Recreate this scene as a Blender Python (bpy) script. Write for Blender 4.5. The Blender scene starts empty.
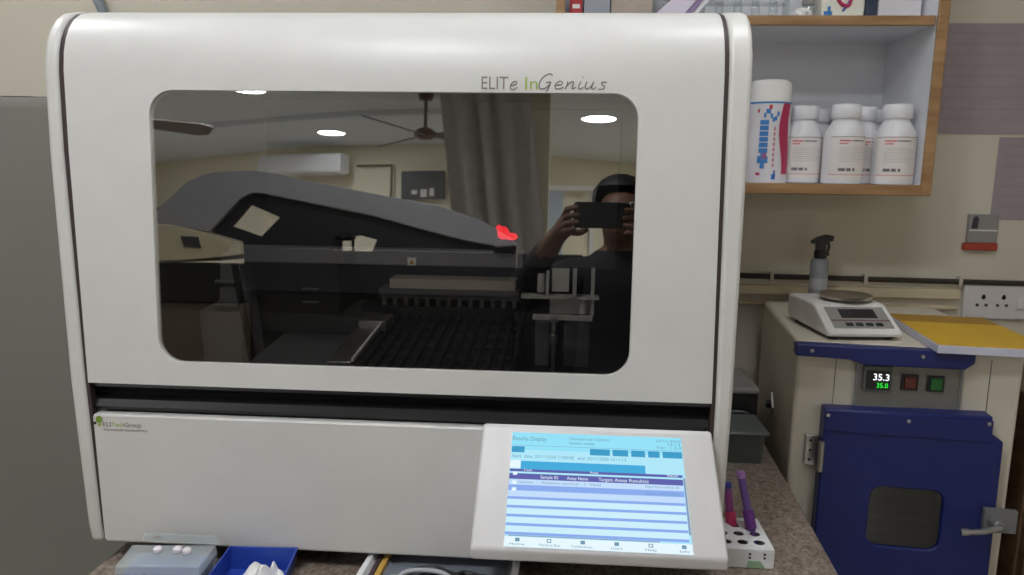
import bpy, bmesh, math, random
from mathutils import Vector, Matrix
random.seed(7)
C = bpy.context.scene.collection
PI = math.pi

# ------------------------------------------------------------------ materials
def lin(c):
    c = c / 255.0
    return c / 12.92 if c <= 0.04045 else ((c + 0.055) / 1.055) ** 2.4

def rgb(t):
    return (lin(t[0]), lin(t[1]), lin(t[2]), 1.0)

MATS = {}
def mat(name, col, rough=0.5, metal=0.0, var=0.05, scale=18.0, bump=0.0, spec=0.5, coat=0.0):
    """Procedural paint/plastic/metal: a noise drives a slight variation of the base colour."""
    if name in MATS:
        return MATS[name]
    m = bpy.data.materials.new(name); m.use_nodes = True
    nt = m.node_tree; b = nt.nodes['Principled BSDF']
    tc = nt.nodes.new('ShaderNodeTexCoord'); nz = nt.nodes.new('ShaderNodeTexNoise')
    nz.inputs['Scale'].default_value = scale; nz.inputs['Detail'].default_value = 4
    nt.links.new(tc.outputs['Object'], nz.inputs['Vector'])
    rp = nt.nodes.new('ShaderNodeValToRGB')
    base = rgb(col)
    rp.color_ramp.elements[0].position = 0.3; rp.color_ramp.elements[1].position = 0.7
    rp.color_ramp.elements[0].color = tuple(v * (1 - var) for v in base[:3]) + (1,)
    rp.color_ramp.elements[1].color = tuple(min(1, v * (1 + var)) for v in base[:3]) + (1,)
    nt.links.new(nz.outputs['Fac'], rp.inputs['Fac'])
    nt.links.new(rp.outputs['Color'], b.inputs['Base Color'])
    b.inputs['Roughness'].default_value = rough; b.inputs['Metallic'].default_value = metal
    b.inputs['Specular IOR Level'].default_value = spec
    b.inputs['Coat Weight'].default_value = coat
    if bump:
        bp = nt.nodes.new('ShaderNodeBump'); bp.inputs['Strength'].default_value = bump
        bp.inputs['Distance'].default_value = 0.004
        nt.links.new(nz.outputs['Fac'], bp.inputs['Height']); nt.links.new(bp.outputs['Normal'], b.inputs['Normal'])
    MATS[name] = m
    return m

def emit(name, col, strength=1.0):
    if name in MATS:
        return MATS[name]
    m = bpy.data.materials.new(name); m.use_nodes = True
    nt = m.node_tree; nt.nodes.clear()
    e = nt.nodes.new('ShaderNodeEmission'); o = nt.nodes.new('ShaderNodeOutputMaterial')
    e.inputs['Color'].default_value = rgb(col); e.inputs['Strength'].default_value = strength
    nt.links.new(e.outputs[0], o.inputs['Surface']); MATS[name] = m
    return m

def clear(name, tint, gloss=0.0, rough=0.02, diffuse=None, dfac=0.0):
    """See-through plastic or tinted glass: tinted transparency plus a mirror-like surface reflection."""
    if name in MATS:
        return MATS[name]
    m = bpy.data.materials.new(name); m.use_nodes = True
    nt = m.node_tree; nt.nodes.clear()
    o = nt.nodes.new('ShaderNodeOutputMaterial')
    t = nt.nodes.new('ShaderNodeBsdfTransparent'); t.inputs['Color'].default_value = tint + (1,)
    last = t.outputs[0]
    if dfac:
        d = nt.nodes.new('ShaderNodeBsdfDiffuse'); d.inputs['Color'].default_value = rgb(diffuse)
        mx = nt.nodes.new('ShaderNodeMixShader'); mx.inputs[0].default_value = dfac
        nt.links.new(last, mx.inputs[1]); nt.links.new(d.outputs[0], mx.inputs[2]); last = mx.outputs[0]
    if gloss:
        g = nt.nodes.new('ShaderNodeBsdfGlossy'); g.inputs['Roughness'].default_value = rough
        mx = nt.nodes.new('ShaderNodeMixShader'); mx.inputs[0].default_value = gloss
        nt.links.new(last, mx.inputs[1]); nt.links.new(g.outputs[0], mx.inputs[2]); last = mx.outputs[0]
    nt.links.new(last, o.inputs['Surface']); MATS[name] = m
    return m

def granite():
    m = bpy.data.materials.new('granite'); m.use_nodes = True
    nt = m.node_tree; b = nt.nodes['Principled BSDF']
    tc = nt.nodes.new('ShaderNodeTexCoord'); v = nt.nodes.new('ShaderNodeTexVoronoi'); v.inputs['Scale'].default_value = 210
    n = nt.nodes.new('ShaderNodeTexNoise'); n.inputs['Scale'].default_value = 45; n.inputs['Detail'].default_value = 6
    nt.links.new(tc.outputs['Object'], v.inputs['Vector']); nt.links.new(tc.outputs['Object'], n.inputs['Vector'])
    r1 = nt.nodes.new('ShaderNodeValToRGB'); r1.color_ramp.elements[0].color = rgb((92, 80, 72)); r1.color_ramp.elements[1].color = rgb((176, 164, 152))
    r1.color_ramp.elements[0].position = 0.25; r1.color_ramp.elements[1].position = 0.8
    nt.links.new(v.outputs['Color'], r1.inputs['Fac'])
    r2 = nt.nodes.new('ShaderNodeValToRGB'); r2.color_ramp.elements[0].color = rgb((120, 98, 86)); r2.color_ramp.elements[1].color = rgb((160, 146, 132))
    r2.color_ramp.elements[0].position = 0.35; r2.color_ramp.elements[1].position = 0.65
    nt.links.new(n.outputs['Fac'], r2.inputs['Fac'])
    mx = nt.nodes.new('ShaderNodeMixRGB'); mx.inputs[0].default_value = 0.5
    nt.links.new(r1.outputs[0], mx.inputs[1]); nt.links.new(r2.outputs[0], mx.inputs[2])
    nt.links.new(mx.outputs[0], b.inputs['Base Color']); b.inputs['Roughness'].default_value = 0.35
    return m

def wood(name, c0, c1, scale=6, rough=0.45):
    m = bpy.data.materials.new(name); m.use_nodes = True
    nt = m.node_tree; b = nt.nodes['Principled BSDF']
    tc = nt.nodes.new('ShaderNodeTexCoord'); mp = nt.nodes.new('ShaderNodeMapping'); mp.inputs['Scale'].default_value = (1, 8, 8)
    w = nt.nodes.new('ShaderNodeTexNoise'); w.inputs['Scale'].default_value = scale; w.inputs['Detail'].default_value = 6
    nt.links.new(tc.outputs['Object'], mp.inputs['Vector']); nt.links.new(mp.outputs[0], w.inputs['Vector'])
    r = nt.nodes.new('ShaderNodeValToRGB'); r.color_ramp.elements[0].color = rgb(c0); r.color_ramp.elements[1].color = rgb(c1)
    r.color_ramp.elements[0].position = 0.35; r.color_ramp.elements[1].position = 0.65
    nt.links.new(w.outputs['Fac'], r.inputs['Fac']); nt.links.new(r.outputs[0], b.inputs['Base Color'])
    b.inputs['Roughness'].default_value = rough
    return m

CASE = mat('case_white', (222, 220, 216), 0.38, var=0.02)
CASE2 = mat('case_white_side', (222, 220, 215), 0.4, var=0.02)
BEZEL = mat('bezel_white', (222, 220, 220), 0.35, var=0.02)
BLACK = mat('black_plastic', (26, 26, 28), 0.35)
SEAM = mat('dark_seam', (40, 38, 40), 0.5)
CHASSIS = mat('chassis_black', (34, 34, 36), 0.55)
DARKGREY = mat('dark_grey_metal', (104, 104, 106), 0.45, 0.2)
MIDGREY = mat('mid_grey_metal', (130, 130, 132), 0.4, 0.3)
STEEL = mat('brushed_steel', (190, 188, 184), 0.28, 0.9)
CREAMPL = mat('cream_plastic', (250, 238, 216), 0.5)
WALLB = mat('lit_cream_wall_paint', (236, 229, 206), 0.75, var=0.03, scale=3)  # same cream paint, lightened for the lamplight on the back wall
WALL = mat('cream_wall_paint', (217, 210, 194), 0.75, var=0.03, scale=3, bump=0.05)
CEIL = mat('ceiling_white', (228, 231, 236), 0.8, var=0.02, scale=3)
SOFF = mat('soffit_white', (230, 235, 242), 0.8, var=0.02, scale=3)
WHITE = mat('white_paint', (232, 232, 234), 0.5, var=0.02)
LAMI = mat('white_laminate', (226, 227, 232), 0.45, var=0.02)
WOOD = wood('teak_edging', (148, 112, 76), (180, 142, 100))
BROWN = wood('brown_veneer', (84, 62, 46), (112, 84, 62), 4)
BLUE = mat('royal_blue_enamel', (22, 35, 102), 0.4, var=0.06)
BLUEP = mat('blue_plastic', (44, 74, 170), 0.4)
INC = mat('incubator_white', (216, 208, 192), 0.45, var=0.03)
PANEL = mat('grey_brushed_panel', (128, 126, 120), 0.4, 0.3, scale=40)
FRIDGE = mat('grey_steel_enamel', (126, 125, 118), 0.45, var=0.02, scale=4)
CABLE = mat('dark_cable', (58, 50, 46), 0.6)
GREYCAB = mat('grey_cable', (132, 142, 148), 0.5)
INK = mat('ink_grey', (138, 128, 124), 0.6)
INKG = mat('ink_green', (166, 190, 96), 0.6)
INKD = mat('ink_dark', (60, 60, 66), 0.6)
GREENL = mat('leaf_green', (128, 158, 52), 0.6)
RED = mat('label_red', (196, 62, 70), 0.6)
MAG = mat('magenta_print', (186, 48, 92), 0.5)
CYAN = mat('blue_print', (58, 128, 196), 0.5)
PURPLE = mat('purple_cap', (108, 48, 138), 0.4)
LILAC = mat('lilac_cap', (176, 128, 198), 0.4)
YELLOW = mat('yellow_sheet', (222, 178, 44), 0.5)
YELLOW2 = mat('ochre_sheet', (176, 132, 40), 0.5)
PAPER = mat('paper_white', (236, 234, 230), 0.7)
PAPERP = mat('faded_mauve_paper', (166, 154, 160), 0.8)
BEAD = mat('pearl_white', (236, 228, 232), 0.25)
GREYPL = mat('grey_plastic', (150, 148, 144), 0.5)
SKIN = mat('skin', (112, 78, 60), 0.55)
HAIR = mat('black_hair', (22, 19, 18), 0.5)
CLOTH = mat('dark_clothing', (25, 26, 31), 0.85)
HOOD = mat('grey_hood', (168, 167, 170), 0.5)
CURT = mat('grey_curtain', (205, 200, 197), 0.9, var=0.06)
GREENB = mat('faded_green', (150, 180, 150), 0.5)
TIPGREY = mat('tip_blue', (92, 126, 196), 0.4)
GRAN = granite()
PANE_F = clear('tinted_pane_face', (0.96, 0.95, 0.94), gloss=0.44, rough=0.004)
PANE_B = clear('tinted_pane_body', (0.90, 0.89, 0.88))
CLEARP = clear('clear_plastic', (0.92, 0.94, 0.94), gloss=0.06, rough=0.08, diffuse=(220, 226, 228), dfac=0.22)
FROST = clear('frosted_lid', (0.93, 0.95, 0.96), gloss=0.05, rough=0.15, diffuse=(226, 232, 230), dfac=0.3)
GREENCL = clear('greenish_clear', (0.72, 0.76, 0.74), gloss=0.08, rough=0.08, diffuse=(96, 104, 100), dfac=0.45)
OVENGL = clear('oven_glass', (0.30, 0.31, 0.31), gloss=0.12, rough=0.05)

# ------------------------------------------------------------------ mesh building
class MB:
    """Collects shapes into one mesh; every face keeps the material current when it was added."""
    def __init__(s):
        s.bm = bmesh.new(); s.mats = []; s.mi = 0
    def use(s, m):
        if m not in s.mats: s.mats.append(m)
        s.mi = s.mats.index(m); return s
    def face(s, pts):
        f = s.bm.faces.new([s.bm.verts.new(p) for p in pts]); f.material_index = s.mi; return f
    def box(s, a, b):
        x0, y0, z0 = a; x1, y1, z1 = b
        v = [s.bm.verts.new(p) for p in ((x0,y0,z0),(x1,y0,z0),(x1,y1,z0),(x0,y1,z0),(x0,y0,z1),(x1,y0,z1),(x1,y1,z1),(x0,y1,z1))]
        for q in ((3,2,1,0),(4,5,6,7),(0,1,5,4),(1,2,6,5),(2,3,7,6),(3,0,4,7)):
            f = s.bm.faces.new([v[i] for i in q]); f.material_index = s.mi
        return s
    def hull8(s, bot, top):
        v = [s.bm.verts.new(p) for p in list(bot) + list(top)]
        n = len(bot)
        fs = [s.bm.faces.new(v[:n][::-1]), s.bm.faces.new(v[n:])]
        for i in range(n):
            j = (i + 1) % n; fs.append(s.bm.faces.new([v[i], v[j], v[n + j], v[n + i]]))
        for f in fs: f.material_index = s.mi
        return s
    def prism(s, poly, axis, a, b):
        """poly: 2-D outline; axis 'x': outline is (y,z); 'y': (x,z); 'z': (x,y)."""
        def P(p, t):
            return (t, p[0], p[1]) if axis == 'x' else (p[0], t, p[1]) if axis == 'y' else (p[0], p[1], t)
        return s.hull8([P(p, a) for p in poly], [P(p, b) for p in poly])
    def lathe(s, prof, c=(0, 0, 0), n=28, M=None):
        rings = []
        for r, z in prof:
            if r < 1e-6: rings.append([s.bm.verts.new(s._t((0, 0, z), c, M))])
            else: rings.append([s.bm.verts.new(s._t((r * math.cos(2*PI*i/n), r * math.sin(2*PI*i/n), z), c, M)) for i in range(n)])
        for A, B in zip(rings, rings[1:]):
            for i in range(n):
                j = (i + 1) % n
                if len(A) == 1 and len(B) == 1: continue
                q = [A[0], B[j], B[i]] if len(A) == 1 else [A[i], A[j], B[0]] if len(B) == 1 else [A[i], A[j], B[j], B[i]]
                f = s.bm.faces.new(q); f.material_index = s.mi; f.smooth = True
        for R, rev in ((rings[0], True), (rings[-1], False)):
            if len(R) > 1:
                f = s.bm.faces.new(R[::-1] if rev else R); f.material_index = s.mi
        return s
    def _t(s, p, c, M):
        p = Vector(p)
        if M is not None: p = M @ p
        return p + Vector(c)
    def cyl(s, p0, p1, r0, r1=None, n=16):
        r1 = r0 if r1 is None else r1
        d = Vector(p1) - Vector(p0); M = d.to_track_quat('Z', 'Y').to_matrix()
        return s.lathe([(r0, 0), (r1, d.length)], p0, n, M)
    def tube(s, pts, r, n=8, sub=6, closed_ends=True):
        P = smooth_path(pts, sub) if sub > 1 else [Vector(p) for p in pts]
        rings = []; up = Vector((0.13, 0.31, 0.94))
        for i, p in enumerate(P):
            t = (P[min(i + 1, len(P) - 1)] - P[max(i - 1, 0)]).normalized()
            a = t.cross(up)
            if a.length < 1e-3: a = t.cross(Vector((1, 0, 0)))
            a.normalize(); b = a.cross(t)
            rr = r(i / (len(P) - 1)) if callable(r) else r
            rings.append([s.bm.verts.new(p + rr * (math.cos(2*PI*k/n) * a + math.sin(2*PI*k/n) * b)) for k in range(n)])
        for A, B in zip(rings, rings[1:]):
            for k in range(n):
                j = (k + 1) % n; f = s.bm.faces.new([A[k], A[j], B[j], B[k]]); f.material_index = s.mi; f.smooth = True
        for R in (rings[0][::-1], rings[-1]):
            f = s.bm.faces.new(R); f.material_index = s.mi
        return s
    def sphere(s, c, r, n=16, sc=(1, 1, 1)):
        m = Matrix.Translation(c) @ Matrix.Diagonal((r * sc[0], r * sc[1], r * sc[2], 1))
        g = bmesh.ops.create_uvsphere(s.bm, u_segments=n, v_segments=max(6, n // 2), radius=1, matrix=m)
        for v in g['verts']:
            for f in v.link_faces: f.material_index = s.mi; f.smooth = True
        return s
    def patch(s, c, r, a0, a1, z0, z1, n=10):
        """A label bent round an upright cylinder (angles in radians)."""
        for i in range(n):
            t0 = a0 + (a1 - a0) * i / n; t1 = a0 + (a1 - a0) * (i + 1) / n
            f = s.face([(c[0] + r * math.cos(t), c[1] + r * math.sin(t), z) for t, z in ((t0, z0), (t1, z0), (t1, z1), (t0, z1))])
            f.smooth = True
        return s
    def plate_hole(s, outer, holes, axis, a, b):
        """Flat plate with holes, extruded between a and b along axis."""
        def P(p, t):
            return (t, p[0], p[1]) if axis == 'x' else (p[0], t, p[1]) if axis == 'y' else (p[0], p[1], t)
        tmp = bmesh.new(); es = []
        for loop in [outer] + holes:
            vs = [tmp.verts.new(P(p, a)) for p in loop]
            es += [tmp.edges.new((vs[i], vs[(i + 1) % len(vs)])) for i in range(len(vs))]
        bmesh.ops.triangle_fill(tmp, use_beauty=True, edges=es)
        bmesh.ops.recalc_face_normals(tmp, faces=tmp.faces)
        r = bmesh.ops.extrude_face_region(tmp, geom=tmp.faces[:])
        d = Vector(P((0, 0), b)) - Vector(P((0, 0), a))
        bmesh.ops.translate(tmp, vec=d, verts=[e for e in r['geom'] if isinstance(e, bmesh.types.BMVert)])
        bmesh.ops.recalc_face_normals(tmp, faces=tmp.faces)
        s.add(tmp); return s
    def add(s, other, M=None):
        mp = {v: s.bm.verts.new(M @ v.co if M is not None else v.co) for v in other.verts}
        for f in other.faces:
            try:
                g = s.bm.faces.new([mp[v] for v in f.verts]); g.material_index = s.mi; g.smooth = f.smooth
            except ValueError: pass
        other.free()
    def xform(s, M):
        bmesh.ops.transform(s.bm, matrix=M, verts=s.bm.verts); return s
    def build(s, name, m=None, parent=None, bevel=0.0, seg=2, smooth=True, local=False, fixn=True, angle=35):
        if m is not None and not s.mats: s.mats = [m]
        if fixn: bmesh.ops.recalc_face_normals(s.bm, faces=s.bm.faces)
        me = bpy.data.meshes.new(name)
        if parent is not None and not local:
            w = world_matrix(parent).inverted()
            bmesh.ops.transform(s.bm, matrix=w, verts=s.bm.verts)
        s.bm.to_mesh(me); s.bm.free()
        for k in s.mats: me.materials.append(k)
        if smooth:
            for p in me.polygons: p.use_smooth = True
            me.set_sharp_from_angle(angle=math.radians(angle))
        o = bpy.data.objects.new(name, me); C.objects.link(o)
        if parent is not None: o.parent = parent
        if bevel:
            b = o.modifiers.new('edge', 'BEVEL'); b.width = bevel; b.segments = seg; b.limit_method = 'ANGLE'; b.angle_limit = math.radians(40)
            b.harden_normals = False
        return o

def smooth_path(pts, sub=6):
    P = [Vector(p) for p in pts]
    if len(P) < 3: return P
    out = []
    for i in range(len(P) - 1):
        p0 = P[max(i - 1, 0)]; p1 = P[i]; p2 = P[i + 1]; p3 = P[min(i + 2, len(P) - 1)]
        for k in range(sub):
            t = k / sub
            out.append(0.5 * ((2*p1) + (-p0 + p2)*t + (2*p0 - 5*p1 + 4*p2 - p3)*t*t + (-p0 + 3*p1 - 3*p2 + p3)*t**3))
    out.append(P[-1]); return out

def world_matrix(o):
    m = Matrix.LocRotScale(o.location, o.rotation_euler, o.scale)
    return world_matrix(o.parent) @ m if o.parent is not None else m

def thing(name, label, cat, loc=(0, 0, 0), rz=0.0, group=None):
    o = bpy.data.objects.new(name, None); C.objects.link(o); o.empty_display_size = 0.05
    o.location = loc; o.rotation_euler = (0, 0, rz)
    return tag(o, label, cat, group)

def tag(o, label, cat, group=None):
    o['label'] = label; o['category'] = cat
    if group: o['group'] = group
    return o

def struct(o):
    o['kind'] = 'structure'; return o

def rrect(x0, z0, x1, z1, r, n=8):
    pts = []
    for cx, cz, a in ((x1 - r, z0 + r, -PI/2), (x1 - r, z1 - r, 0), (x0 + r, z1 - r, PI/2), (x0 + r, z0 + r, PI)):
        for i in range(n + 1):
            t = a + (PI/2) * i / n; pts.append((cx + r * math.cos(t), cz + r * math.sin(t)))
    return pts

def text_bm(string, size=1.0, width=None, extrude=0.0):
    """Letters as a bmesh in the xy plane, starting at the origin, cap height about 0.7*size."""
    cu = bpy.data.curves.new('t', 'FONT'); cu.body = string; cu.size = size; cu.extrude = extrude; cu.resolution_u = 3
    ob = bpy.data.objects.new('t', cu); C.objects.link(ob)
    bpy.context.view_layer.update()
    me = bpy.data.meshes.new_from_object(ob.evaluated_get(bpy.context.evaluated_depsgraph_get()))
    bm = bmesh.new(); bm.from_mesh(me)
    bpy.data.objects.remove(ob); bpy.data.curves.remove(cu); bpy.data.meshes.remove(me)
    if bm.verts:
        x0 = min(v.co.x for v in bm.verts); x1 = max(v.co.x for v in bm.verts)
        k = width / max(x1 - x0, 1e-6) if width else 1.0
        for v in bm.verts: v.co.x = (v.co.x - x0) * k
    return bm

def frame_mat(o, xd, yd):
    x = Vector(xd).normalized(); y = Vector(yd).normalized(); z = x.cross(y)
    M = Matrix((x, y, z)).transposed().to_4x4(); M.translation = Vector(o); return M

# ================================================================== THE ROOM
FZ, CZ = -0.10, 2.47
YW = 0.95
struct(MB().box((-6.6, -9.6, FZ - 0.1), (2.2, 1.15, FZ)).build('floor', mat('floor_tile', (164, 158, 150), 0.3, scale=2)))
struct(MB().box((-6.6, -9.6, CZ), (2.2, 1.15, CZ + 0.1)).build('ceiling', CEIL))
struct(MB().box((-6.4, YW, FZ), (2.0, YW + 0.12, CZ)).build('wall_front', WALL))
struct(MB().box((2.0, -9.4, FZ), (2.12, YW, CZ)).build('wall_right', WALL))
struct(MB().box((-6.52, -9.5, FZ), (-6.4, YW, CZ)).build('wall_left', WALL))
wb = [(-6.4, -9.35), (-2.71, -6.99), (-0.95, -6.58), (-0.02, -6.58), (-0.02, -7.75), (2.0, -8.9)]
struct(MB().prism(wb + [(2.0, -9.5), (-6.4, -9.5)], 'z', FZ, CZ).build('wall_back', WALLB))
struct(MB().box((-0.30, -4.46, FZ), (0.078, -4.16, CZ)).build('wall_column', WALLB))
# lower strip of ceiling along the back wall
struct(MB().prism([(-6.4, -7.30), (-3.10, -5.79), (-1.63, -5.20), (-0.60, -5.00), (-0.60, -6.57), (-0.95, -6.57), (-2.71, -6.98), (-6.4, -9.34)], 'z', 2.42, CZ - 0.001).build('ceiling_soffit', SOFF))
# doorway at the far end
dr = struct(MB().box((0.0, -7.79, FZ), (0.19, -7.745, 2.06)).build('door_1', mat('pale_blue_door', (186, 200, 216), 0.5)))
tr = MB(); tr.box((-0.02, -7.80, 2.06), (0.56, -7.72, 2.12)); tr.box((0.52, -8.08, FZ), (0.57, -8.0, 2.06))
struct(tr.build('trim_1', WHITE))

# ================================================================== LIGHTS: round ceiling downlights
def lamp(k): return emit('lamp_lens_%d' % k, (244, 247, 250), float(k))
def downlight(x, y, z, r, label, k=55):
    t = thing('ceiling_light', label, 'ceiling light', (x, y, z), group='round ceiling downlights')
    MB().lathe([(r + 0.022, 0), (r + 0.022, -0.006), (r + 0.004, -0.012), (r, -0.006), (r, 0)], n=32).build('trim_ring', WHITE, t, local=True)
    MB().lathe([(0, -0.0075), (r, -0.0075), (r, -0.002), (0, -0.002)], n=32).build('diffuser', lamp(k), t, local=True)
    return t
downlight(-2.05, -5.99, 2.42, 0.125, 'round glowing downlight in the lower ceiling strip above the air conditioner')
downlight(0.475, -5.42, CZ, 0.145, 'round glowing downlight seen alone in the upper right of the glossy window')
downlight(-2.185, -4.40, CZ, 0.125, 'round downlight whose reflection is cut by the top edge of the glossy window')
for x, y, k in ((-1.15, 0.15, 30), (-0.24, -0.90, 68), (0.62, -0.15, 25), (-2.6, -3.6, 110), (-5.3, -5.2, 220), (1.5, -6.2, 180), (-4.4, -3.5, 180)):  # extra unseen lamps, placed and sized for the light they throw
    downlight(x, y, CZ, 0.15, 'unseen round downlight added to light the room, out of the picture', k)

# ================================================================== THE COUNTER
ct = thing('lab_counter', 'speckled brown granite worktop under the white analyser', 'counter', (0.05, 0.3, FZ))
MB().prism([(-0.515, -0.30), (0.583, -0.30), (0.600, 0.056), (0.622, 0.40), (0.636, 0.68), (0.650, 0.945), (-0.503, 0.945), (-0.508, 0.05)], 'z', 0.735, 0.77).build('worktop', GRAN, ct, bevel=0.004)
MB().box((-0.47, -0.22, FZ), (0.54, 0.93, 0.735)).build('base_cabinet', mat('counter_base', (120, 112, 104), 0.6), ct)

# ================================================================== THE ANALYSER
T = math.tan(math.radians(3.6))
def FY(z):            # front face of the upper door
    return max(0.0, (z - 1.05) * T)
XL, XR = -0.5430, 0.4115
an = thing('pcr_analyser', 'large white bench analyser with a tinted viewing window and a tilted touch screen', 'lab analyser', (-0.066, 0.31, 0.77))
ROLL_OVER = [(0.0278, 1.492), (0.0325, 1.518), (0.0395, 1.537), (0.0485, 1.552), (0.0615, 1.566), (0.0790, 1.577), (0.1050, 1.5845), (0.1350, 1.588)]
def lerp_tab(tab, z):
    if z <= tab[0][0]: return tab[0][1]
    for (a, va), (b, vb) in zip(tab, tab[1:]):
        if z <= b: return va + (vb - va) * (z - a) / (b - a)
    return tab[-1][1]
SIDE_OUT_L = [(0.80, -0.5310), (1.05, -0.5405), (1.38, -0.5570), (1.60, -0.5610)]
SIDE_IN_L = [(0.80, -0.5110), (1.05, -0.5185), (1.38, -0.5365), (1.60, -0.5415)]
DOOR_L = [(0.80, -0.5050), (1.05, -0.5130), (1.38, -0.5275), (1.60, -0.5325)]
SIDE_OUT_R = [(0.80, 0.4090), (1.05, 0.4130), (1.42, 0.4175), (1.60, 0.4190)]
SIDE_IN_R = [(0.80, 0.3895), (1.05, 0.3900), (1.42, 0.3880), (1.60, 0.3870)]
DOOR_R = [(0.80, 0.3840), (1.05, 0.3845), (1.42, 0.3818), (1.60, 0.3805)]
def front_profile(off=0.0, z0=0.797):
    return [(0.004 - off, z0), (-off, z0 + 0.03), (-off, 1.05), (FY(1.38) - off, 1.38)] + [(y - off, z + off * 0.5) for y, z in ROLL_OVER]
sideprof = front_profile(0.001) + [(0.62, 1.5890), (0.62, 0.797)]
for ta, tb_ in ((SIDE_OUT_L, SIDE_IN_L), (SIDE_IN_R, SIDE_OUT_R)):
    MB().hull8([(lerp_tab(ta, z), y, z) for y, z in sideprof], [(lerp_tab(tb_, z), y, z) for y, z in sideprof]).build('side_panel', CASE2, an, bevel=0.006, seg=3)
for ta, tb_ in ((SIDE_IN_L, DOOR_L), (DOOR_R, SIDE_IN_R)):
    f_ = [(y + 0.0030, z) for y, z in front_profile(0.0)]; k_ = [(y + 0.011, z - 0.003) for y, z in f_]
    pr_ = f_ + k_[::-1]
    MB().hull8([(lerp_tab(ta, z) + 0.0002, y, z) for y, z in pr_], [(lerp_tab(tb_, z) - 0.0002, y, z) for y, z in pr_]).build('seam_strip', mat('brown_seam', (62, 50, 48), 0.6), an)
# dark inner chassis: a hollow box open to the front
ch = MB(); ch.use(CHASSIS)
ch.box((-0.5215, 0.046, 0.803), (-0.470, 0.61, 1.50)); ch.box((0.338, 0.046, 0.803), (0.3895, 0.61, 1.50))
ch.box((-0.470, 0.030, 0.803), (0.338, 0.61, 1.02)); ch.box((-0.470, 0.59, 1.02), (0.338, 0.61, 1.50))
ch.box((-0.5215, 0.10, 1.50), (0.3865, 0.61, 1.562))
ch.build('chassis', CHASSIS, an)
MB().box((-0.5350, 0.1360, 1.563), (0.3800, 0.62, 1.588)).build('top_cover', CASE, an, bevel=0.003)
MB().box((-0.5205, 0.6105, 0.803), (0.3885, 0.62, 1.5615)).build('back_panel', CASE2, an)
# upper door: flat tilted face with a rounded window hole, rolled over at the top
DB, ZR = 1.048, 1.492
def hx(x, z):      # the window is a touch wider at its top
    return x - 0.0035 * (z - 1.08) / 0.38 * (1 if x < -0.066 else -0.3)
door = bmesh.new()
hole = [(hx(x, z), z) for x, z in rrect(-0.4050, 1.0825, 0.2695, 1.4665, 0.034, 8)]
outer = [(lerp_tab(DOOR_L, DB), DB), (lerp_tab(DOOR_R, DB), DB), (lerp_tab(DOOR_R, 1.42), 1.42), (lerp_tab(DOOR_R, ZR), ZR), (lerp_tab(DOOR_L, ZR), ZR), (lerp_tab(DOOR_L, 1.38), 1.38)]
es = []
for loop in (outer, hole):
    vs = [door.verts.new((p[0], FY(p[1]), p[1])) for p in loop]
    es += [door.edges.new((vs[i], vs[(i + 1) % len(vs)])) for i in range(len(vs))]
bmesh.ops.triangle_fill(door, use_beauty=True, edges=es)
for (ya, za), (yb, zb) in zip([(FY(ZR), ZR)] + ROLL_OVER[1:], ROLL_OVER[1:]):
    door.faces.new([door.verts.new(p) for p in ((lerp_tab(DOOR_L, za), ya, za), (lerp_tab(DOOR_R, za), ya, za), (lerp_tab(DOOR_R, zb), yb, zb), (lerp_tab(DOOR_L, zb), yb, zb))])
bmesh.ops.remove_doubles(door, verts=door.verts, dist=1e-5)
bmesh.ops.recalc_face_normals(door, faces=door.faces)
f0 = [f for f in door.faces if abs(f.normal.z) < 0.3][0]
if f0.normal.y > 0: bmesh.ops.reverse_faces(door, faces=door.faces)
bmesh.ops.solidify(door, geom=door.faces[:], thickness=0.012)
b = MB(); b.add(door)
dr_o = b.build('door', CASE, an)
# the tinted pane
MP = Matrix.Translation((0, 0.0055, 0))
pm = MB(); pm.use(PANE_B)
rp = [(hx(x, z), z) for x, z in rrect(-0.4070, 1.0805, 0.2715, 1.4685, 0.036, 8)]
fr = [pm.bm.verts.new((x, FY(z) + 0.004, z)) for x, z in rp]; bk = [pm.bm.verts.new((x, FY(z) + 0.009, z)) for x, z in rp]
pm.use(PANE_F); f = pm.bm.faces.new(fr); f.material_index = pm.mi
pm.use(PANE_B); f = pm.bm.faces.new(bk[::-1]); f.material_index = pm.mi
for i in range(len(fr)):
    j = (i + 1) % len(fr); f = pm.bm.faces.new([fr[j], fr[i], bk[i], bk[j]]); f.material_index = pm.mi
po = pm.build('window_pane', None, an, smooth=False)
po['label'] = 'smoky tinted viewing window with rounded corners'
# lettering on the door: "ELITe InGenius"
def stroke(mb, pts, o, sx, sz, shear=0.28, r=0.00078):
    P = []
    for x, z in pts:
        zz = o[1] + z * sz; P.append((o[0] + (x * sx) + shear * z * sz, FY(zz) - 0.0004, zz))
    mb.tube(P, r, n=5, sub=6)
GL = {
 'e': ([[(0.0,.45),(.55,.62),(.52,.95),(.25,1.0),(0,.6),(.08,.12),(.4,0),(.8,.25)]], 0.80),
 'G': ([[(1.0,1.75),(.7,2.0),(.25,1.65),(0,.9),(.12,.15),(.5,0),(.9,.4),(1.0,.9),(.62,.82)], [(1.0,.9),(.98,.2),(.8,-.45)]], 1.25),
 'n': ([[(.05,1),(.08,.5),(.04,0)], [(.06,.35),(.35,.9),(.6,.92),(.62,.45),(.68,.03),(.95,.25)]], 0.95),
 'i': ([[(.1,1),(.04,.3),(.2,0),(.5,.25)], [(.14,1.5),(.17,1.56),(.2,1.6)]], 0.52),
 'u': ([[(.02,1),(0,.3),(.2,0),(.5,.3),(.64,1)], [(.64,1),(.62,.2),(.78,0),(1.0,.25)]], 1.0),
 's': ([[(.62,.92),(.25,.95),(.2,.68),(.52,.4),(.48,.05),(0,.02)]], 0.6)}
lt = MB(); lt.use(INK)
zb = 1.4706
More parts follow.
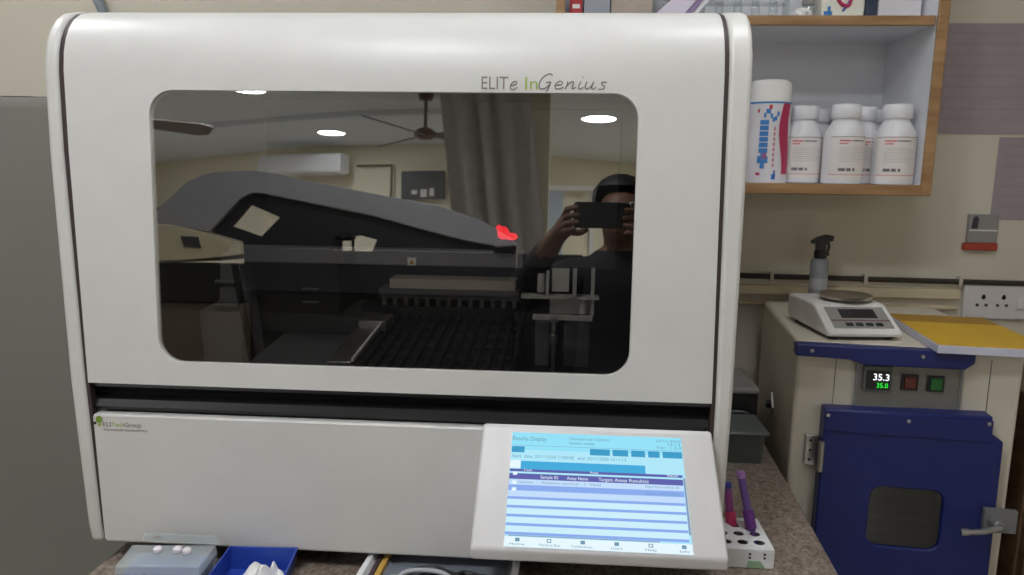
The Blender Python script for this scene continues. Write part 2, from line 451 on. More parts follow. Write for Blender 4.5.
def sans(mb, s, x, width, size, z=zb, mtl=INK, mirror=False):
    mb.use(mtl); t = text_bm(s, size, width, 0.0002)
    mb.add(t, frame_mat((x, FY(z) - 0.0005, z), (1, 0, 0), (0, T, 1)))
sans(lt, 'ELIT', 0.0585, 0.036, 0.0245)
lt.use(INK)
stroke(lt, GL['e'][0][0], (0.0965, zb), 0.0125, 0.0105)
sans(lt, 'In', 0.1175, 0.0170, 0.0240, mtl=INKG)
lt.use(INK)
x = 0.1345
for chx in 'Genius':
    for st in GL[chx][0]: stroke(lt, st, (x, zb + 0.001), 0.0148, 0.0100)
    x += GL[chx][1] * 0.0178
lt.build('lettering', None, dr_o)
# black grip recess between door and lower panel
gr = MB(); gr.use(BLACK)
gr.prism([(0.022, 1.0012), (0.030, 1.0012), (0.030, 1.0475), (0.012, 1.0475), (0.010, 1.040), (0.020, 1.034), (0.024, 1.026), (0.012, 1.0205), (0.008, 1.0105), (0.010, 1.005)], 'x', -0.5205, 0.3885)
gr.build('grip_recess', BLACK, an)
# lower panel
lpo = [(x + (0.003 if x < -0.2 and z < 0.9 else 0), z) for x, z in rrect(-0.5110, 0.7990, 0.3835, 1.0008, 0.006, 4)]
lp = MB().prism(lpo, 'y', 0.000, 0.018).build('lower_panel', CASE, an, bevel=0.003)
# company logo
lg = MB()
lg.use(GREENL).lathe([(0.0052, 0), (0.0052, 0.0006)], (-0.5005, -0.0002, 0.9925), 16, Matrix.Rotation(PI/2, 3, 'X'))
lg.use(INKD).lathe([(0.0022, 0), (0.0022, 0.0006)], (-0.5072, -0.0002, 0.9868), 12, Matrix.Rotation(PI/2, 3, 'X'))
lg.use(INKG).lathe([(0.0024, 0), (0.0024, 0.0006)], (-0.5005, -0.0002, 0.9845), 12, Matrix.Rotation(PI/2, 3, 'X'))
def flat_text(mb, s, x, z, width, size, m, y=-0.0004):
    mb.use(m); mb.add(text_bm(s, size, width, 0.0001), frame_mat((x, y, z), (1, 0, 0), (0, 0, 1)))
flat_text(lg, 'ELI', -0.4955, 0.9822, 0.0125, 0.0098, INK); flat_text(lg, 'Tech', -0.4820, 0.9822, 0.0185, 0.0098, INKG); flat_text(lg, 'Group', -0.4625, 0.9822, 0.0255, 0.0098, INK)
flat_text(lg, 'MOLECULAR DIAGNOSTICS', -0.4945, 0.9755, 0.066, 0.0046, INK)
lg.build('logo', None, lp)
# feet
for fx in (-0.47, 0.34):
    for fy in (0.08, 0.55): MB().lathe([(0.022, 0.7705), (0.022, 0.785), (0.016, 0.7985)], (fx, fy, 0), 20).build('foot', BLACK, an)

# ---- touch screen
S0, S1 = Vector((0, -0.020, 1.0132)), Vector((0, -0.1205, 0.8825))
sl = (S0 - S1).normalized(); sn = Vector((0, -sl.z, sl.y)); sn = sn if sn.y < 0 else -sn
bz = MB(); bz.use(BEZEL)
def bez(xl0, xr0, xl1, xr1):
    prof = [(S0.y, S0.z, 0), (S1.y, S1.z, 1), (S1.y + 0.003, S1.z - 0.017, 1), (S1.y + 0.022, S1.z - 0.019, 1), (-0.001, 0.895, 1), (-0.001, 1.003, 0), (S0.y + 0.004, 1.0135, 0)]
    bz.hull8([(xl1 if k else xl0, y, z) for y, z, k in prof], [(xr1 if k else xr0, y, z) for y, z, k in prof])
bez(0.0690, 0.3825, 0.0635, 0.3925)
sc = bz.build('touch_screen', BEZEL, an, bevel=0.005, seg=3)
ds = MB()
A0, A1, B0, B1 = Vector((0.1108, 0, 0)), Vector((0.3402, 0, 0)), Vector((0.1070, 0, 0)), Vector((0.3478, 0, 0))
def sp(a, b, e=0.0):
    k = (1.0058 - (1.0058 - 0.8860) * b - S1.z) / (S0.z - S1.z)
    p = S1 + (S0 - S1) * k
    xl = A0.x + (B0.x - A0.x) * b; xr = A1.x + (B1.x - A1.x) * b
    return Vector((xl + (xr - xl) * a, p.y, p.z)) + sn * e
def sq(a0, b0, a1, b1, m, e):
    ds.use(m); ds.face([sp(a0, b1, e), sp(a1, b1, e), sp(a1, b0, e), sp(a0, b0, e)])
E_BG = emit('screen_pale_cyan', (176, 232, 250)); E_TOP = emit('screen_aqua', (150, 226, 248)); E_BT = emit('screen_button', (66, 156, 200))
E_BAR = emit('screen_bar', (72, 172, 220)); E_PU = emit('screen_purple', (98, 100, 172)); E_R0 = emit('screen_row_pale', (196, 222, 252)); E_R1 = emit('screen_row_blue', (140, 172, 238))
E_W = emit('screen_white', (232, 248, 255)); E_GR = emit('screen_grey', (132, 150, 186)); E_TX = emit('screen_text', (112, 154, 178)); E_R2 = emit('screen_row_light', (206, 240, 252))
sq(0, 0, 1, 1, E_BG, 0.0006); sq(0, 0, 1, 0.16, E_TOP, 0.0008)
sq(0.0, 0.118, 1, 0.121, E_GR, 0.0010)
sq(0.003, 0.13, 0.078, 0.185, E_BT, 0.0010)
for a0, a1 in ((.462, .578), (.594, .684), (.702, .782), (.800, .866), (.884, .996)): sq(a0, .13, a1, .187, E_BT, 0.0010)
sq(0.0, .255, .060, .325, E_W, 0.0012); sq(.062, .262, .778, .352, E_BAR, 0.0010)
sq(0.0, .335, .985, .358, E_PU, 0.0012); sq(0.0, .374, .985, .425, E_PU, 0.0010)
sq(0, .425, .985, .475, E_R0, 0.0010); sq(0, .475, .985, .525, E_R1, 0.0010)
for i in range(5):
    b0 = .525 + i * .075; sq(0, b0, .985, b0 + .052, E_R2 if i else E_R0, 0.0010); sq(0, b0 + .052, .985, b0 + .075, E_R1, 0.0010)
sq(.988, .36, .998, .84, E_GR, 0.0010); sq(0.02, .903, .83, .911, E_GR, 0.0012)
sq(0, .915, 1, 1, E_W, 0.0009)
for b0 in (.36, .44, .50): sq(.02, b0, .045, b0 + .03, E_W, 0.0014)
for i, a in enumerate((.07, .24, .42, .60, .78, .955)):
    sq(a - .012, .925, a + .012, .955, E_TX, 0.0012)
    if i in (1, 4): sq(a - .007, .931, a + .007, .949, E_W, 0.0013)
def st(s, a, b, aw, size, m, e=0.0014):
    ds.use(m)
    t = text_bm(s, size, None, 0); x1 = max(v.co.x for v in t.verts)
    w = (sp(a + aw, b) - sp(a, b)).length
    for v in t.verts: v.co.x *= w / x1
    ds.add(t, frame_mat(sp(a, b, e), sp(1, b) - sp(0, b), sl))
st('Results Display', .005, .075, .20, .0085, E_TX)
st('Connected user: Operator', .34, .055, .24, .0055, E_TX); st('System ready', .34, .095, .15, .0055, E_TX)
st('25/11/2020', .85, .045, .145, .005, E_TX); st('13:14', .92, .075, .07, .005, E_TX); st('Ver. 1.3.0', .85, .105, .145, .005, E_TX)
st('Start  date: 25/11/2020 11:00:08   end: 25/11/2020 13:11:13', .01, .232, .66, .006, E_TX)
st('Track', .08, .353, .05, .0045, E_W, .0016); st('Assay', .46, .353, .05, .0045, E_W, .0016); st('Result', .90, .353, .06, .0045, E_W, .0016)
st('Sample ID', .18, .414, .10, .006, E_W); st('Assay Name', .33, .414, .12, .006, E_W); st('Targets', .51, .414, .08, .006, E_W); st('Assay Result(s)', .60, .414, .19, .006, E_W)
st('Calibrator', .05, .46, .09, .0045, E_TX); st('Positive control   1  Valid', .19, .46, .33, .0045, E_TX); st('Approved control ok', .77, .455, .19, .0045, E_TX); st('Expires 25/12/2020', .77, .515, .19, .0045, E_TX)
for a, w, s in ((.03, .08, 'Home'), (.19, .11, 'Perform Run'), (.36, .11, 'Calibration'), (.57, .06, 'Users'), (.75, .06, 'Help'), (.93, .05, 'Info')): st(s, a, .985, w, .0045, E_TX)
dso = ds.build('display', None, sc, smooth=False, fixn=False)
dso['label'] = 'lit touch display showing a results table'

# ---- inside the analyser, behind the tinted window
MB().box((-0.385, 0.20, 1.203), (0.110, 0.235, 1.229)).build('gantry_beam', MIDGREY, an, bevel=0.002)
wl = MB(); wl.use(PAPER); wl.box((-0.081, 0.1985, 1.204), (-0.067, 0.1999, 1.217)); wl.use(YELLOW2); wl.prism([(-0.0785, 1.206), (-0.0695, 1.206), (-0.074, 1.2145)], 'y', 0.1978, 0.1984)
wl.build('warning_label', None, an)
sup = MB(); sup.use(MIDGREY)
sup.prism([(-0.440, 1.02), (-0.352, 1.02), (-0.368, 1.165), (-0.372, 1.215), (-0.402, 1.215), (-0.408, 1.135), (-0.445, 1.115)], 'y', 0.205, 0.26)
sup.box((-0.412, 0.198, 1.165), (-0.372, 0.2045, 1.172)); sup.box((-0.415, 0.196, 1.125), (-0.368, 0.2045, 1.131))
sup.build('gantry_support', MIDGREY, an, bevel=0.002)
MB().prism([(-0.352, 1.02), (-0.342, 1.02), (-0.366, 1.16), (-0.372, 1.205), (-0.378, 1.205)], 'y', 0.190, 0.2035).build('gantry_cable', BLACK, an)
pc = MB(); pc.use(CHASSIS); pc.box((-0.430, 0.36, 1.085), (-0.246, 0.50, 1.195)); pc.use(MIDGREY)
for z in (1.105, 1.130): pc.box((-0.318, 0.357, z), (-0.285, 0.3595, z + 0.004))
pc.use(DARKGREY); pc.box((-0.440, 0.34, 1.052), (-0.17, 0.52, 1.0845))
pc.build('thermal_block', None, an, bevel=0.002)
sh = MB(); sh.use(DARKGREY)
sh.prism([(0.12, 1.035), (0.34, 1.052), (0.34, 1.022), (0.12, 1.022)], 'x', -0.346, -0.135)
sh.build('cover_shelf', DARKGREY, an, bevel=0.002)
# sonication / extraction bar with comb
cb = MB(); cb.use(CREAMPL); cb.box((-0.160, 0.405, 1.130), (0.086, 0.46, 1.149)); cb.use(MIDGREY); cb.box((-0.180, 0.398, 1.118), (0.094, 0.46, 1.1295))
cb.build('tube_rail', None, an, bevel=0.001)
cm = MB(); cm.use(MIDGREY); cm.box((-0.178, 0.402, 1.1115), (0.092, 0.44, 1.1175))
for i in range(13): cm.box((-0.174 + i * 0.0212, 0.400, 1.097), (-0.1665 + i * 0.0212, 0.41, 1.1115))
cm.build('comb', MIDGREY, an)
MB().box((-0.215, 0.39, 1.068), (0.100, 0.47, 1.0965)).build('heater_block', CHASSIS, an, bevel=0.002)
# twelve-lane extraction rack
rk = MB(); rk.use(CHASSIS); rk.prism([(0.045, 1.052), (0.36, 1.080), (0.36, 1.022), (0.045, 1.022)], 'x', -0.133, 0.105)
for i in range(13):
    xx = -0.131 + i * 0.0192
    rk.use(SEAM); rk.prism([(0.045, 1.0525), (0.36, 1.0805), (0.36, 1.091), (0.045, 1.063)], 'x', xx, xx + 0.0042)
for i in range(12):
    xx = -0.131 + i * 0.0192
    rk.use(BLACK)
    for j in range(5):
        y = 0.08 + j * 0.055; z = 1.052 + (y - 0.045) * 0.0889
        rk.box((xx + 0.0065, y, z), (xx + 0.0165, y + 0.028, z + 0.005))
rk.build('extraction_rack', None, an)
tp = MB(); tp.use(STEEL)
tp.prism([(0.055, 1.064), (0.235, 1.080), (0.235, 1.092), (0.055, 1.076)], 'x', -0.176, -0.138)
tp.box((-0.176, 0.236, 1.082), (-0.128, 0.30, 1.100))
tp.build('waste_tray', mat('satin_steel', (128, 130, 132), 0.35, 0.6), an, bevel=0.001)
MB().prism([(0.055, 1.0765), (0.235, 1.0925), (0.235, 1.098), (0.055, 1.082)], 'x', -0.1375, -0.1345).build('tray_edge', WHITE, an)
# pipetting head with metal brackets and nozzle
hd = MB(); hd.use(CHASSIS); hd.box((0.115, 0.22, 1.20), (0.265, 0.30, 1.46)); hd.build('pipetting_head', CHASSIS, an, bevel=0.004)
BRK = mat('bracket_alloy', (196, 194, 188), 0.4, 0.25)
br = MB(); br.use(BRK)
br.box((0.108, 0.19, 1.155), (0.235, 0.215, 1.160)); br.box((0.128, 0.185, 1.121), (0.225, 0.205, 1.127))
br.box((0.148, 0.192, 1.160), (0.153, 0.212, 1.199)); br.box((0.192, 0.186, 1.1605), (0.198, 0.206, 1.205)); br.box((0.222, 0.196, 1.127), (0.2275, 0.214, 1.205))
br.box((0.155, 0.212, 1.127), (0.222, 0.2145, 1.1545)); br.box((0.158, 0.206, 1.165), (0.186, 0.213, 1.203))
br.lathe([(0.006, 0), (0.006, 0.03)], (0.140, 0.2, 1.165), 12); br.lathe([(0.006, 0), (0.006, 0.03)], (0.210, 0.2, 1.13), 12)
br.build('metal_bracket', BRK, an)
nz = MB(); nz.use(STEEL); nz.lathe([(0.0028, 1.022), (0.003, 1.06), (0.0045, 1.062), (0.005, 1.085), (0.0065, 1.087), (0.0065, 1.1), (0.0045, 1.101), (0.0045, 1.1205)], (0.163, 0.170, 0), 14)
nz.box((0.156, 0.166, 1.121), (0.170, 0.186, 1.127)); nz.build('nozzle', STEEL, an)
wp = MB(); wp.box((0.130, 0.26, 1.022), (0.155, 0.30, 1.10)); wp.box((0.180, 0.26, 1.022), (0.225, 0.30, 1.10)); wp.build('sliding_cover', MIDGREY, an, bevel=0.002)
MB().box((-0.36, 0.055, 1.482), (0.26, 0.068, 1.490)).build('added_fill_strip', emit('added_fill_white', (250, 246, 236), 7.0), an)['label'] = 'added white fill strip hidden above the window to brighten the interior'  # unseen emissive strip added to brighten the analyser interior
# red status light on top of the beam
rl = MB(); rl.use(emit('red_status_glow', (255, 20, 40), 1.6))
rl.sphere((0.078, 0.185, 1.262), 0.0100, 14, (1.0, 0.5, 1.1)); rl.sphere((0.091, 0.185, 1.2565), 0.0078, 14, (1.4, 0.5, 0.8)); rl.sphere((0.071, 0.186, 1.270), 0.005, 12)
rl.build('status_light', None, an)['label'] = 'red glowing status light'
MB().box((0.062, 0.192, 1.2295), (0.105, 0.215, 1.252)).build('light_holder', BLACK, an, bevel=0.002)

# ================================================================== ON THE COUNTER IN FRONT OF THE ANALYSER
tb = thing('pipette_tip_box', 'clear lidded box with a blue pipette tip rack inside', 'tip box', (-0.375, -0.065, 0.77))
def wallbox(mb, p_bot, p_top, th, floor=True):
    n = len(p_bot); cb_ = sum((Vector(p) for p in p_bot), Vector()) / n; ct_ = sum((Vector(p) for p in p_top), Vector()) / n
    ib = [Vector(p) + (cb_ - Vector(p)).normalized() * th * 1.4 for p in p_bot]; it = [Vector(p) + (ct_ - Vector(p)).normalized() * th * 1.4 for p in p_top]
    for v in ib: v.z += th
    for i in range(n):
        j = (i + 1) % n
        mb.face([p_bot[i], p_bot[j], p_top[j], p_top[i]]); mb.face([it[i], it[j], ib[j], ib[i]]); mb.face([p_top[i], p_top[j], it[j], it[i]])
    mb.face(list(p_bot)[::-1]); mb.face([tuple(v) for v in ib])
m = MB(); wallbox(m, [(-0.425, -0.098, 0.7705), (-0.317, -0.089, 0.7705), (-0.322, -0.034, 0.7705), (-0.434, -0.042, 0.7705)], [(-0.431, -0.100, 0.806), (-0.313, -0.091, 0.806), (-0.317, -0.030, 0.806), (-0.440, -0.040, 0.806)], 0.0015)
m.build('box_base', CLEARP, tb, fixn=True)
m = MB(); m.use(TIPGREY); m.hull8([(-0.419, -0.094, 0.773), (-0.321, -0.086, 0.773), (-0.325, -0.037, 0.773), (-0.428, -0.045, 0.773)], [(-0.421, -0.095, 0.805), (-0.320, -0.087, 0.805), (-0.324, -0.036, 0.805), (-0.430, -0.044, 0.805)])
for i in range(10):
    for j in range(5):
        m.lathe([(0.0030, 0.8051), (0.0026, 0.8068)], (-0.413 + i * 0.0098 - j * 0.0012, -0.087 + j * 0.0098 + i * 0.0009, 0), 8)
m.build('tip_rack', TIPGREY, tb)
m = MB(); m.hull8([(-0.431, -0.100, 0.8065), (-0.313, -0.091, 0.8065), (-0.317, -0.030, 0.8065), (-0.440, -0.040, 0.8065)], [(-0.4295, -0.0985, 0.8195), (-0.3145, -0.0895, 0.8195), (-0.318, -0.031, 0.8195), (-0.4385, -0.0405, 0.8195)])
m.build('lid', FROST, tb, bevel=0.002)
m = MB(); m.prism([(-0.427, 0.8202), (-0.316, 0.8204), (-0.3165, 0.8315), (-0.4255, 0.8320)], 'y', -0.0295, -0.027); m.build('lid_flap', FROST, tb)
m = MB(); m.use(INK); m.add(text_bm('TIPS', 0.006, 0.012, 0.0001), frame_mat((-0.394, -0.0298, 0.836), (1, 0, 0), (0, 0, 1))) if False else m.box((-0.412, -0.0301, 0.8262), (-0.401, -0.0297, 0.8280))
m.build('printed_mark', INK, tb)
for i, (x, y, s) in enumerate(((-0.3908, -0.0573, 'pearly round cap lying apart on the left of the clear tip box lid'), (-0.3634, -0.0547, 'pearly round cap in the middle of three on the tip box lid'), (-0.3482, -0.0572, 'pearly round cap on the tip box lid nearest the blue tray'))):
    o = MB().lathe([(0.0, 0), (0.0058, 0.0003), (0.0066, 0.002), (0.0060, 0.0055), (0.0035, 0.0078), (0.0, 0.0084)], n=20).build('round_cap', BEAD)
    o.location = (x, y, 0.820); tag(o, s, 'cap', 'pearly caps on the tip box')
bt = thing('storage_tray', 'open royal blue plastic tray beside the clear tip box', 'tray', (-0.25, -0.07, 0.77))
m = MB(); wallbox(m, [(-0.300, -0.150, 0.7705), (-0.205, -0.142, 0.7705), (-0.214, -0.008, 0.7705), (-0.309, -0.012, 0.7705)], [(-0.299, -0.155, 0.806), (-0.190, -0.146, 0.806), (-0.207, -0.003, 0.806), (-0.309, -0.008, 0.806)], 0.003)
m.build('tray_body', BLUEP, bt)
m = MB()
n = 12
for i in range(n):
    for j in range(n): pass
g = bmesh.new(); bmesh.ops.create_grid(g, x_segments=14, y_segments=14, size=0.5)
for v in g.verts:
    x, y = v.co.x, v.co.y; rr = math.hypot(x, y)
    v.co = Vector((-0.243 + x * 0.050 * (1 + 0.3 * math.sin(9 * y)), -0.066 + y * 0.07, 0.7885 + 0.010 * math.sin(11 * x + 3 * y) * math.cos(8 * y - 4 * x) + 0.016 * (1 - min(1, rr * 1.6))))
bmesh.ops.solidify(g, geom=g.faces[:], thickness=0.0006)
m.add(g); tag(m.build('crumpled_tissue', PAPER), 'crumpled white tissue lying in the blue tray', 'tissue')
# white tray with leads in front of the machine
wt = thing('cable_tray', 'shallow white tray holding black leads below the analyser', 'tray', (0.01, -0.08, 0.77))
m = MB(); wallbox(m, [(-0.108, -0.17, 0.7705), (0.112, -0.17, 0.7705), (0.118, 0.070, 0.7705), (-0.096, 0.070, 0.7705)], [(-0.116, -0.175, 0.793), (0.118, -0.175, 0.793), (0.124, 0.072, 0.793), (-0.100, 0.072, 0.793)], 0.008)
m.build('tray_body', WHITE, wt, bevel=0.001)
MB().box((-0.088, -0.15, 0.7795), (0.105, 0.055, 0.782)).build('tray_liner', mat('grey_liner', (120, 126, 136), 0.6), wt)
o = MB().prism([(-0.088, -0.13), (-0.080, -0.13), (-0.072, 0.05), (-0.080, 0.05)], 'z', 0.7825, 0.790).build('cardboard_strip', mat('cardboard_yellow', (196, 156, 74), 0.7)); tag(o, 'narrow yellow card strip in the white tray', 'strip')
o = MB().prism([(-0.095, -0.13), (-0.089, -0.13), (-0.082, 0.05), (-0.088, 0.05)], 'z', 0.7825, 0.791).build('dark_strip', mat('maroon_strip', (70, 52, 60), 0.6)); tag(o, 'narrow dark strip beside the yellow card in the white tray', 'strip')
m = MB()
m.tube([(-0.045, -0.09, 0.787), (-0.035, -0.03, 0.790), (0.0, -0.018, 0.792), (0.03, -0.03, 0.790), (0.045, -0.02, 0.788), (0.07, -0.035, 0.787), (0.06, -0.09, 0.787), (0.01, -0.10, 0.790), (-0.02, -0.05, 0.793), (0.02, -0.035, 0.796), (0.055, -0.06, 0.793)], 0.0042, n=8)
m.tube([(-0.03, -0.12, 0.787), (-0.01, -0.06, 0.7935), (0.03, -0.07, 0.794), (0.05, -0.04, 0.794), (0.09, -0.03, 0.789)], 0.0036, n=8)
tag(m.build('black_lead', BLACK), 'tangled black lead coiled in the white tray', 'cable')
m = MB(); m.tube([(-0.055, -0.10, 0.7870), (-0.04, -0.05, 0.8005), (0.005, -0.04, 0.8005), (0.035, -0.06, 0.7985), (0.05, -0.10, 0.796)], 0.0034, n=8)
tag(m.build('grey_lead', mat('light_grey_lead', (178, 180, 184), 0.5)), 'pale grey lead looped over the black one in the white tray', 'cable')
m = MB(); m.use(GREENB); m.box((-0.062, -0.075, 0.7825), (-0.048, -0.03, 0.787)); tag(m.build('terminal_clip', GREENB, bevel=0.001), 'small green and white terminal clip in the white tray', 'clip')

# ================================================================== ON THE COUNTER RIGHT OF THE ANALYSER
bx = thing('dark_device', 'grey topped black bench device at the back right of the counter', 'device', (0.53, 0.70, 0.77))
MB().box((0.450, 0.62, 0.7705), (0.619, 0.79, 0.872)).build('device_body', BLACK, bx, bevel=0.004)
MB().box((0.447, 0.617, 0.872), (0.622, 0.793, 0.888)).build('top_cover', GREYPL, bx, bevel=0.006)
MB().tube([(0.50, 0.6165, 0.80), (0.54, 0.600, 0.835), (0.59, 0.600, 0.835), (0.61, 0.6165, 0.80)], 0.004).build('carry_handle', DARKGREY, bx)
cl = thing('plastic_container', 'greenish see-through lidded container in front of the black device', 'container', (0.52, 0.52, 0.77))
m = MB(); wallbox(m, [(0.452, 0.475, 0.7705), (0.592, 0.475, 0.7705), (0.600, 0.575, 0.7705), (0.452, 0.575, 0.7705)], [(0.448, 0.470, 0.832), (0.597, 0.470, 0.832), (0.605, 0.580, 0.832), (0.448, 0.580, 0.832)], 0.003)
m.build('container_body', GREENCL, cl)
MB().box((0.445, 0.466, 0.8325), (0.605, 0.584, 0.840)).build('lid', mat('grey_green_lid', (98, 104, 102), 0.35), cl, bevel=0.004)
rc = thing('tube_rack', 'white rack with small holes beside the touch screen', 'rack', (0.462, 0.11, 0.77))
m = MB(); m.plate_hole([(0.418, 0.062), (0.505, 0.062), (0.505, 0.165), (0.418, 0.165)], [[(cx + 0.008 * math.cos(2*PI*k/14), cy + 0.008 * math.sin(2*PI*k/14)) for k in range(14)] for cx in (0.437, 0.462, 0.487) for cy in (0.085, 0.112, 0.140)], 'z', 0.799, 0.8015)
m.box((0.418, 0.062, 0.7705), (0.505, 0.065, 0.799)); m.box((0.418, 0.162, 0.7705), (0.505, 0.165, 0.799)); m.box((0.418, 0.065, 0.7705), (0.421, 0.162, 0.799)); m.box((0.502, 0.065, 0.7705), (0.505, 0.162, 0.799))
m.build('rack_body', WHITE, rc, bevel=0.0012)
m = MB(); m.use(INKD)
for x_, z_ in ((0.468, 0.794), (0.490, 0.794), (0.468, 0.788), (0.490, 0.788)): m.lathe([(0.0018, 0), (0.0018, 0.001)], (x_, 0.0618, z_), 12, Matrix.Rotation(PI/2, 3, 'X'))
m.build('front_hole', INKD, rc)
MB().prism([(0.464, 0.772), (0.492, 0.772), (0.484, 0.783), (0.466, 0.783)], 'y', 0.0606, 0.0618).build('green_sticker', GREENB, rc)
def blood_tube(loc, top, mcap, mbody, mtip, label):
    t = thing('blood_tube', label, 'tube', loc, group='sample tubes in the white rack')
    d = Vector(top) - Vector(loc); L = d.length; M = d.to_track_quat('Z', 'Y').to_matrix()
    MB().lathe([(0, 0), (0.004, 0.001), (0.0062, 0.006), (0.0062, L * 0.90)], n=16, M=M).build('tube_body', mbody, t, local=True)
    MB().lathe([(0.0066, L * 0.90), (0.0070, L * 0.91), (0.0066, L * 0.985), (0.005, L), (0, L)], n=16, M=M).build('tube_cap', mcap, t, local=True)
    MB().lathe([(0.0064, L * 0.27), (0.0086, L * 0.28), (0.0088, L * 0.50), (0.0064, L * 0.51)], n=16, M=M).build('tube_band', mtip, t, local=True)
blood_tube((0.4905, 0.112, 0.7715), (0.470, 0.158, 0.886), LILAC, mat('violet_tube', (112, 84, 156), 0.4), PURPLE, 'tall purple tube with a lilac end leaning out of the white rack')
blood_tube((0.462, 0.140, 0.7715), (0.450, 0.158, 0.866), mat('blue_cap', (58, 66, 150), 0.4), mat('magenta_tube', (140, 66, 132), 0.4), MAG, 'blue capped tube in the white rack, tucked next to the machine side')

# ================================================================== INCUBATOR (turned slightly towards the room)
IA = math.radians(-6.5)
inc = thing('lab_incubator', 'cream lab incubator with a blue door and small temperature display', 'incubator', (0.641, 0.45, FZ), IA)
z_ = lambda z: z - FZ
def ib(a, b): return (a[0], a[1], z_(a[2])), (b[0], b[1], z_(b[2]))
def IB(mb, a, b): p, q = ib(a, b); mb.box(p, q); return mb
IB(MB(), (0.0, 0.0, 0.0), (0.405, 0.452, 1.037)).build('cabinet_body', INC, inc, bevel=0.008, seg=3, local=True)
m = MB(); m.use(SEAM); IB(m, (0.0718, -0.0008, 0.40), (0.0728, 0.001, 1.02)); IB(m, (0.3475, -0.0008, 0.88), (0.3485, 0.001, 1.02)); m.build('panel_seam', SEAM, inc, local=True)
m = MB(); m.prism([(-0.009, z_(1.0375)), (-0.0085, z_(1.0145)), (0.089, z_(1.0125)), (0.118, z_(1.0035)), (0.292, z_(1.005)), (0.308, z_(1.018)), (0.308, z_(1.0372))], 'y', -0.030, -0.0005)
vs_ = m.build('visor', BLUE, inc, bevel=0.002, local=True)
for u in (0.02, 0.217): MB().lathe([(0.004, 0), (0.003, 0.002), (0, 0.0025)], (u, -0.030, z_(1.026)), 12, Matrix.Rotation(PI/2, 3, 'X')).build('screw', STEEL, inc, local=True)
cp = IB(MB(), (0.1105, -0.006, 0.915), (0.297, -0.0005, 1.0095)).build('control_panel', PANEL, inc, bevel=0.0015, local=True)
m = MB(); m.plate_hole([(0.1085, z_(0.913)), (0.299, z_(0.913)), (0.299, z_(1.0105)), (0.1085, z_(1.0105))], [[(0.1135, z_(0.918)), (0.294, z_(0.918)), (0.294, z_(1.0065)), (0.1135, z_(1.0065))]], 'y', -0.0085, -0.0062)
m.build('panel_frame', MIDGREY, inc, local=True)
ctl = IB(MB(), (0.121, -0.014, 0.949), (0.173, -0.0062, 0.999)).build('temperature_controller', mat('controller_grey', (96, 100, 96), 0.4), inc, bevel=0.002, local=True)
m = MB(); IB(m, (0.1255, -0.0150, 0.953), (0.169, -0.0141, 0.990)); m.build('controller_face', BLACK, ctl, local=True)
m = MB(); m.use(emit('led_white', (240, 245, 255), 1.8)); m.add(text_bm('35.3', 0.0185, 0.0285, 0.0001), Matrix.Translation((0.1385, -0.0154, z_(0.9715))) @ Matrix.Rotation(PI/2, 4, 'X'))
m.use(emit('led_green', (40, 255, 60), 1.2)); m.add(text_bm('35.0', 0.0135, 0.0205, 0.0001), Matrix.Translation((0.1455, -0.0154, z_(0.9570))) @ Matrix.Rotation(PI/2, 4, 'X'))
m.build('readout', None, ctl, local=True)
IB(MB(), (0.1315, -0.0075, 0.9995), (0.1685, -0.0062, 1.0065)).build('panel_sticker', mat('pale_sticker', (170, 186, 186), 0.5), inc, local=True)
def rocker(u, glow):
    r = IB(MB(), (u, -0.012, 0.9545), (u + 0.030, -0.0062, 0.985)).build('rocker_switch', BLACK, inc, bevel=0.001, local=True)
    IB(MB(), (u + 0.005, -0.0165, 0.9585), (u + 0.025, -0.0121, 0.981)).build('switch_key', glow, r, bevel=0.001, local=True)
rocker(0.1905, mat('unlit_red_key', (96, 40, 32), 0.35)); rocker(0.2362, mat('green_key', (34, 104, 46), 0.35))
# door
m = MB(); m.plate_hole([(0.050, z_(0.42)), (0.373, z_(0.42)), (0.368, z_(0.873)), (0.346, z_(0.889)), (0.345, z_(0.9215)), (0.051, z_(0.9145))], [rrect(0.146, z_(0.645), 0.277, z_(0.767), 0.022, 6)], 'y', -0.040, -0.003)
dd = m.build('door', BLUE, inc, bevel=0.003, local=True)
IB(MB(), (0.0505, -0.043, 0.872), (0.3455, -0.0402, 0.914)).build('door_flange', BLUE, dd, bevel=0.001, local=True)
m = MB(); m.prism(rrect(0.1465, z_(0.6455), 0.2765, z_(0.7665), 0.022, 6), 'y', -0.034, -0.028); m.build('door_window', OVENGL, dd, local=True)
m = MB(); m.prism(rrect(0.147, z_(0.646), 0.276, z_(0.766), 0.022, 6), 'y', -0.012, -0.004); m.build('window_backing', mat('chamber_grey', (62, 62, 60), 0.4, 0.3), dd, local=True)
m = MB()
for w in range(4): m.tube([(0.150, -0.016, z_(0.668 + 0.026 * w)), (0.273, -0.016, z_(0.669 + 0.026 * w))], 0.0012, n=6, sub=1)
m.build('wire_shelf', STEEL, dd, local=True)
for u, z in ((0.056, 0.904), (0.200, 0.903), (0.338, 0.908)): MB().lathe([(0.004, 0), (0.003, 0.002), (0, 0.0025)], (u, -0.0431, z_(z)), 12, Matrix.Rotation(PI/2, 3, 'X')).build('screw', STEEL, dd, local=True)
hg = IB(MB(), (0.026, -0.012, 0.789), (0.049, -0.0005, 0.850)).build('hinge', STEEL, inc, bevel=0.001, local=True)
MB().cyl((0.0485, -0.043, z_(0.79)), (0.0485, -0.043, z_(0.85)), 0.006, n=14).build('hinge_pin', STEEL, hg, local=True)
for z in (0.800, 0.820, 0.840): MB().lathe([(0.003, 0), (0.002, 0.0015), (0, 0.002)], (0.035, -0.0121, z_(z)), 10, Matrix.Rotation(PI/2, 3, 'X')).build('hinge_screw', SEAM, hg, local=True)
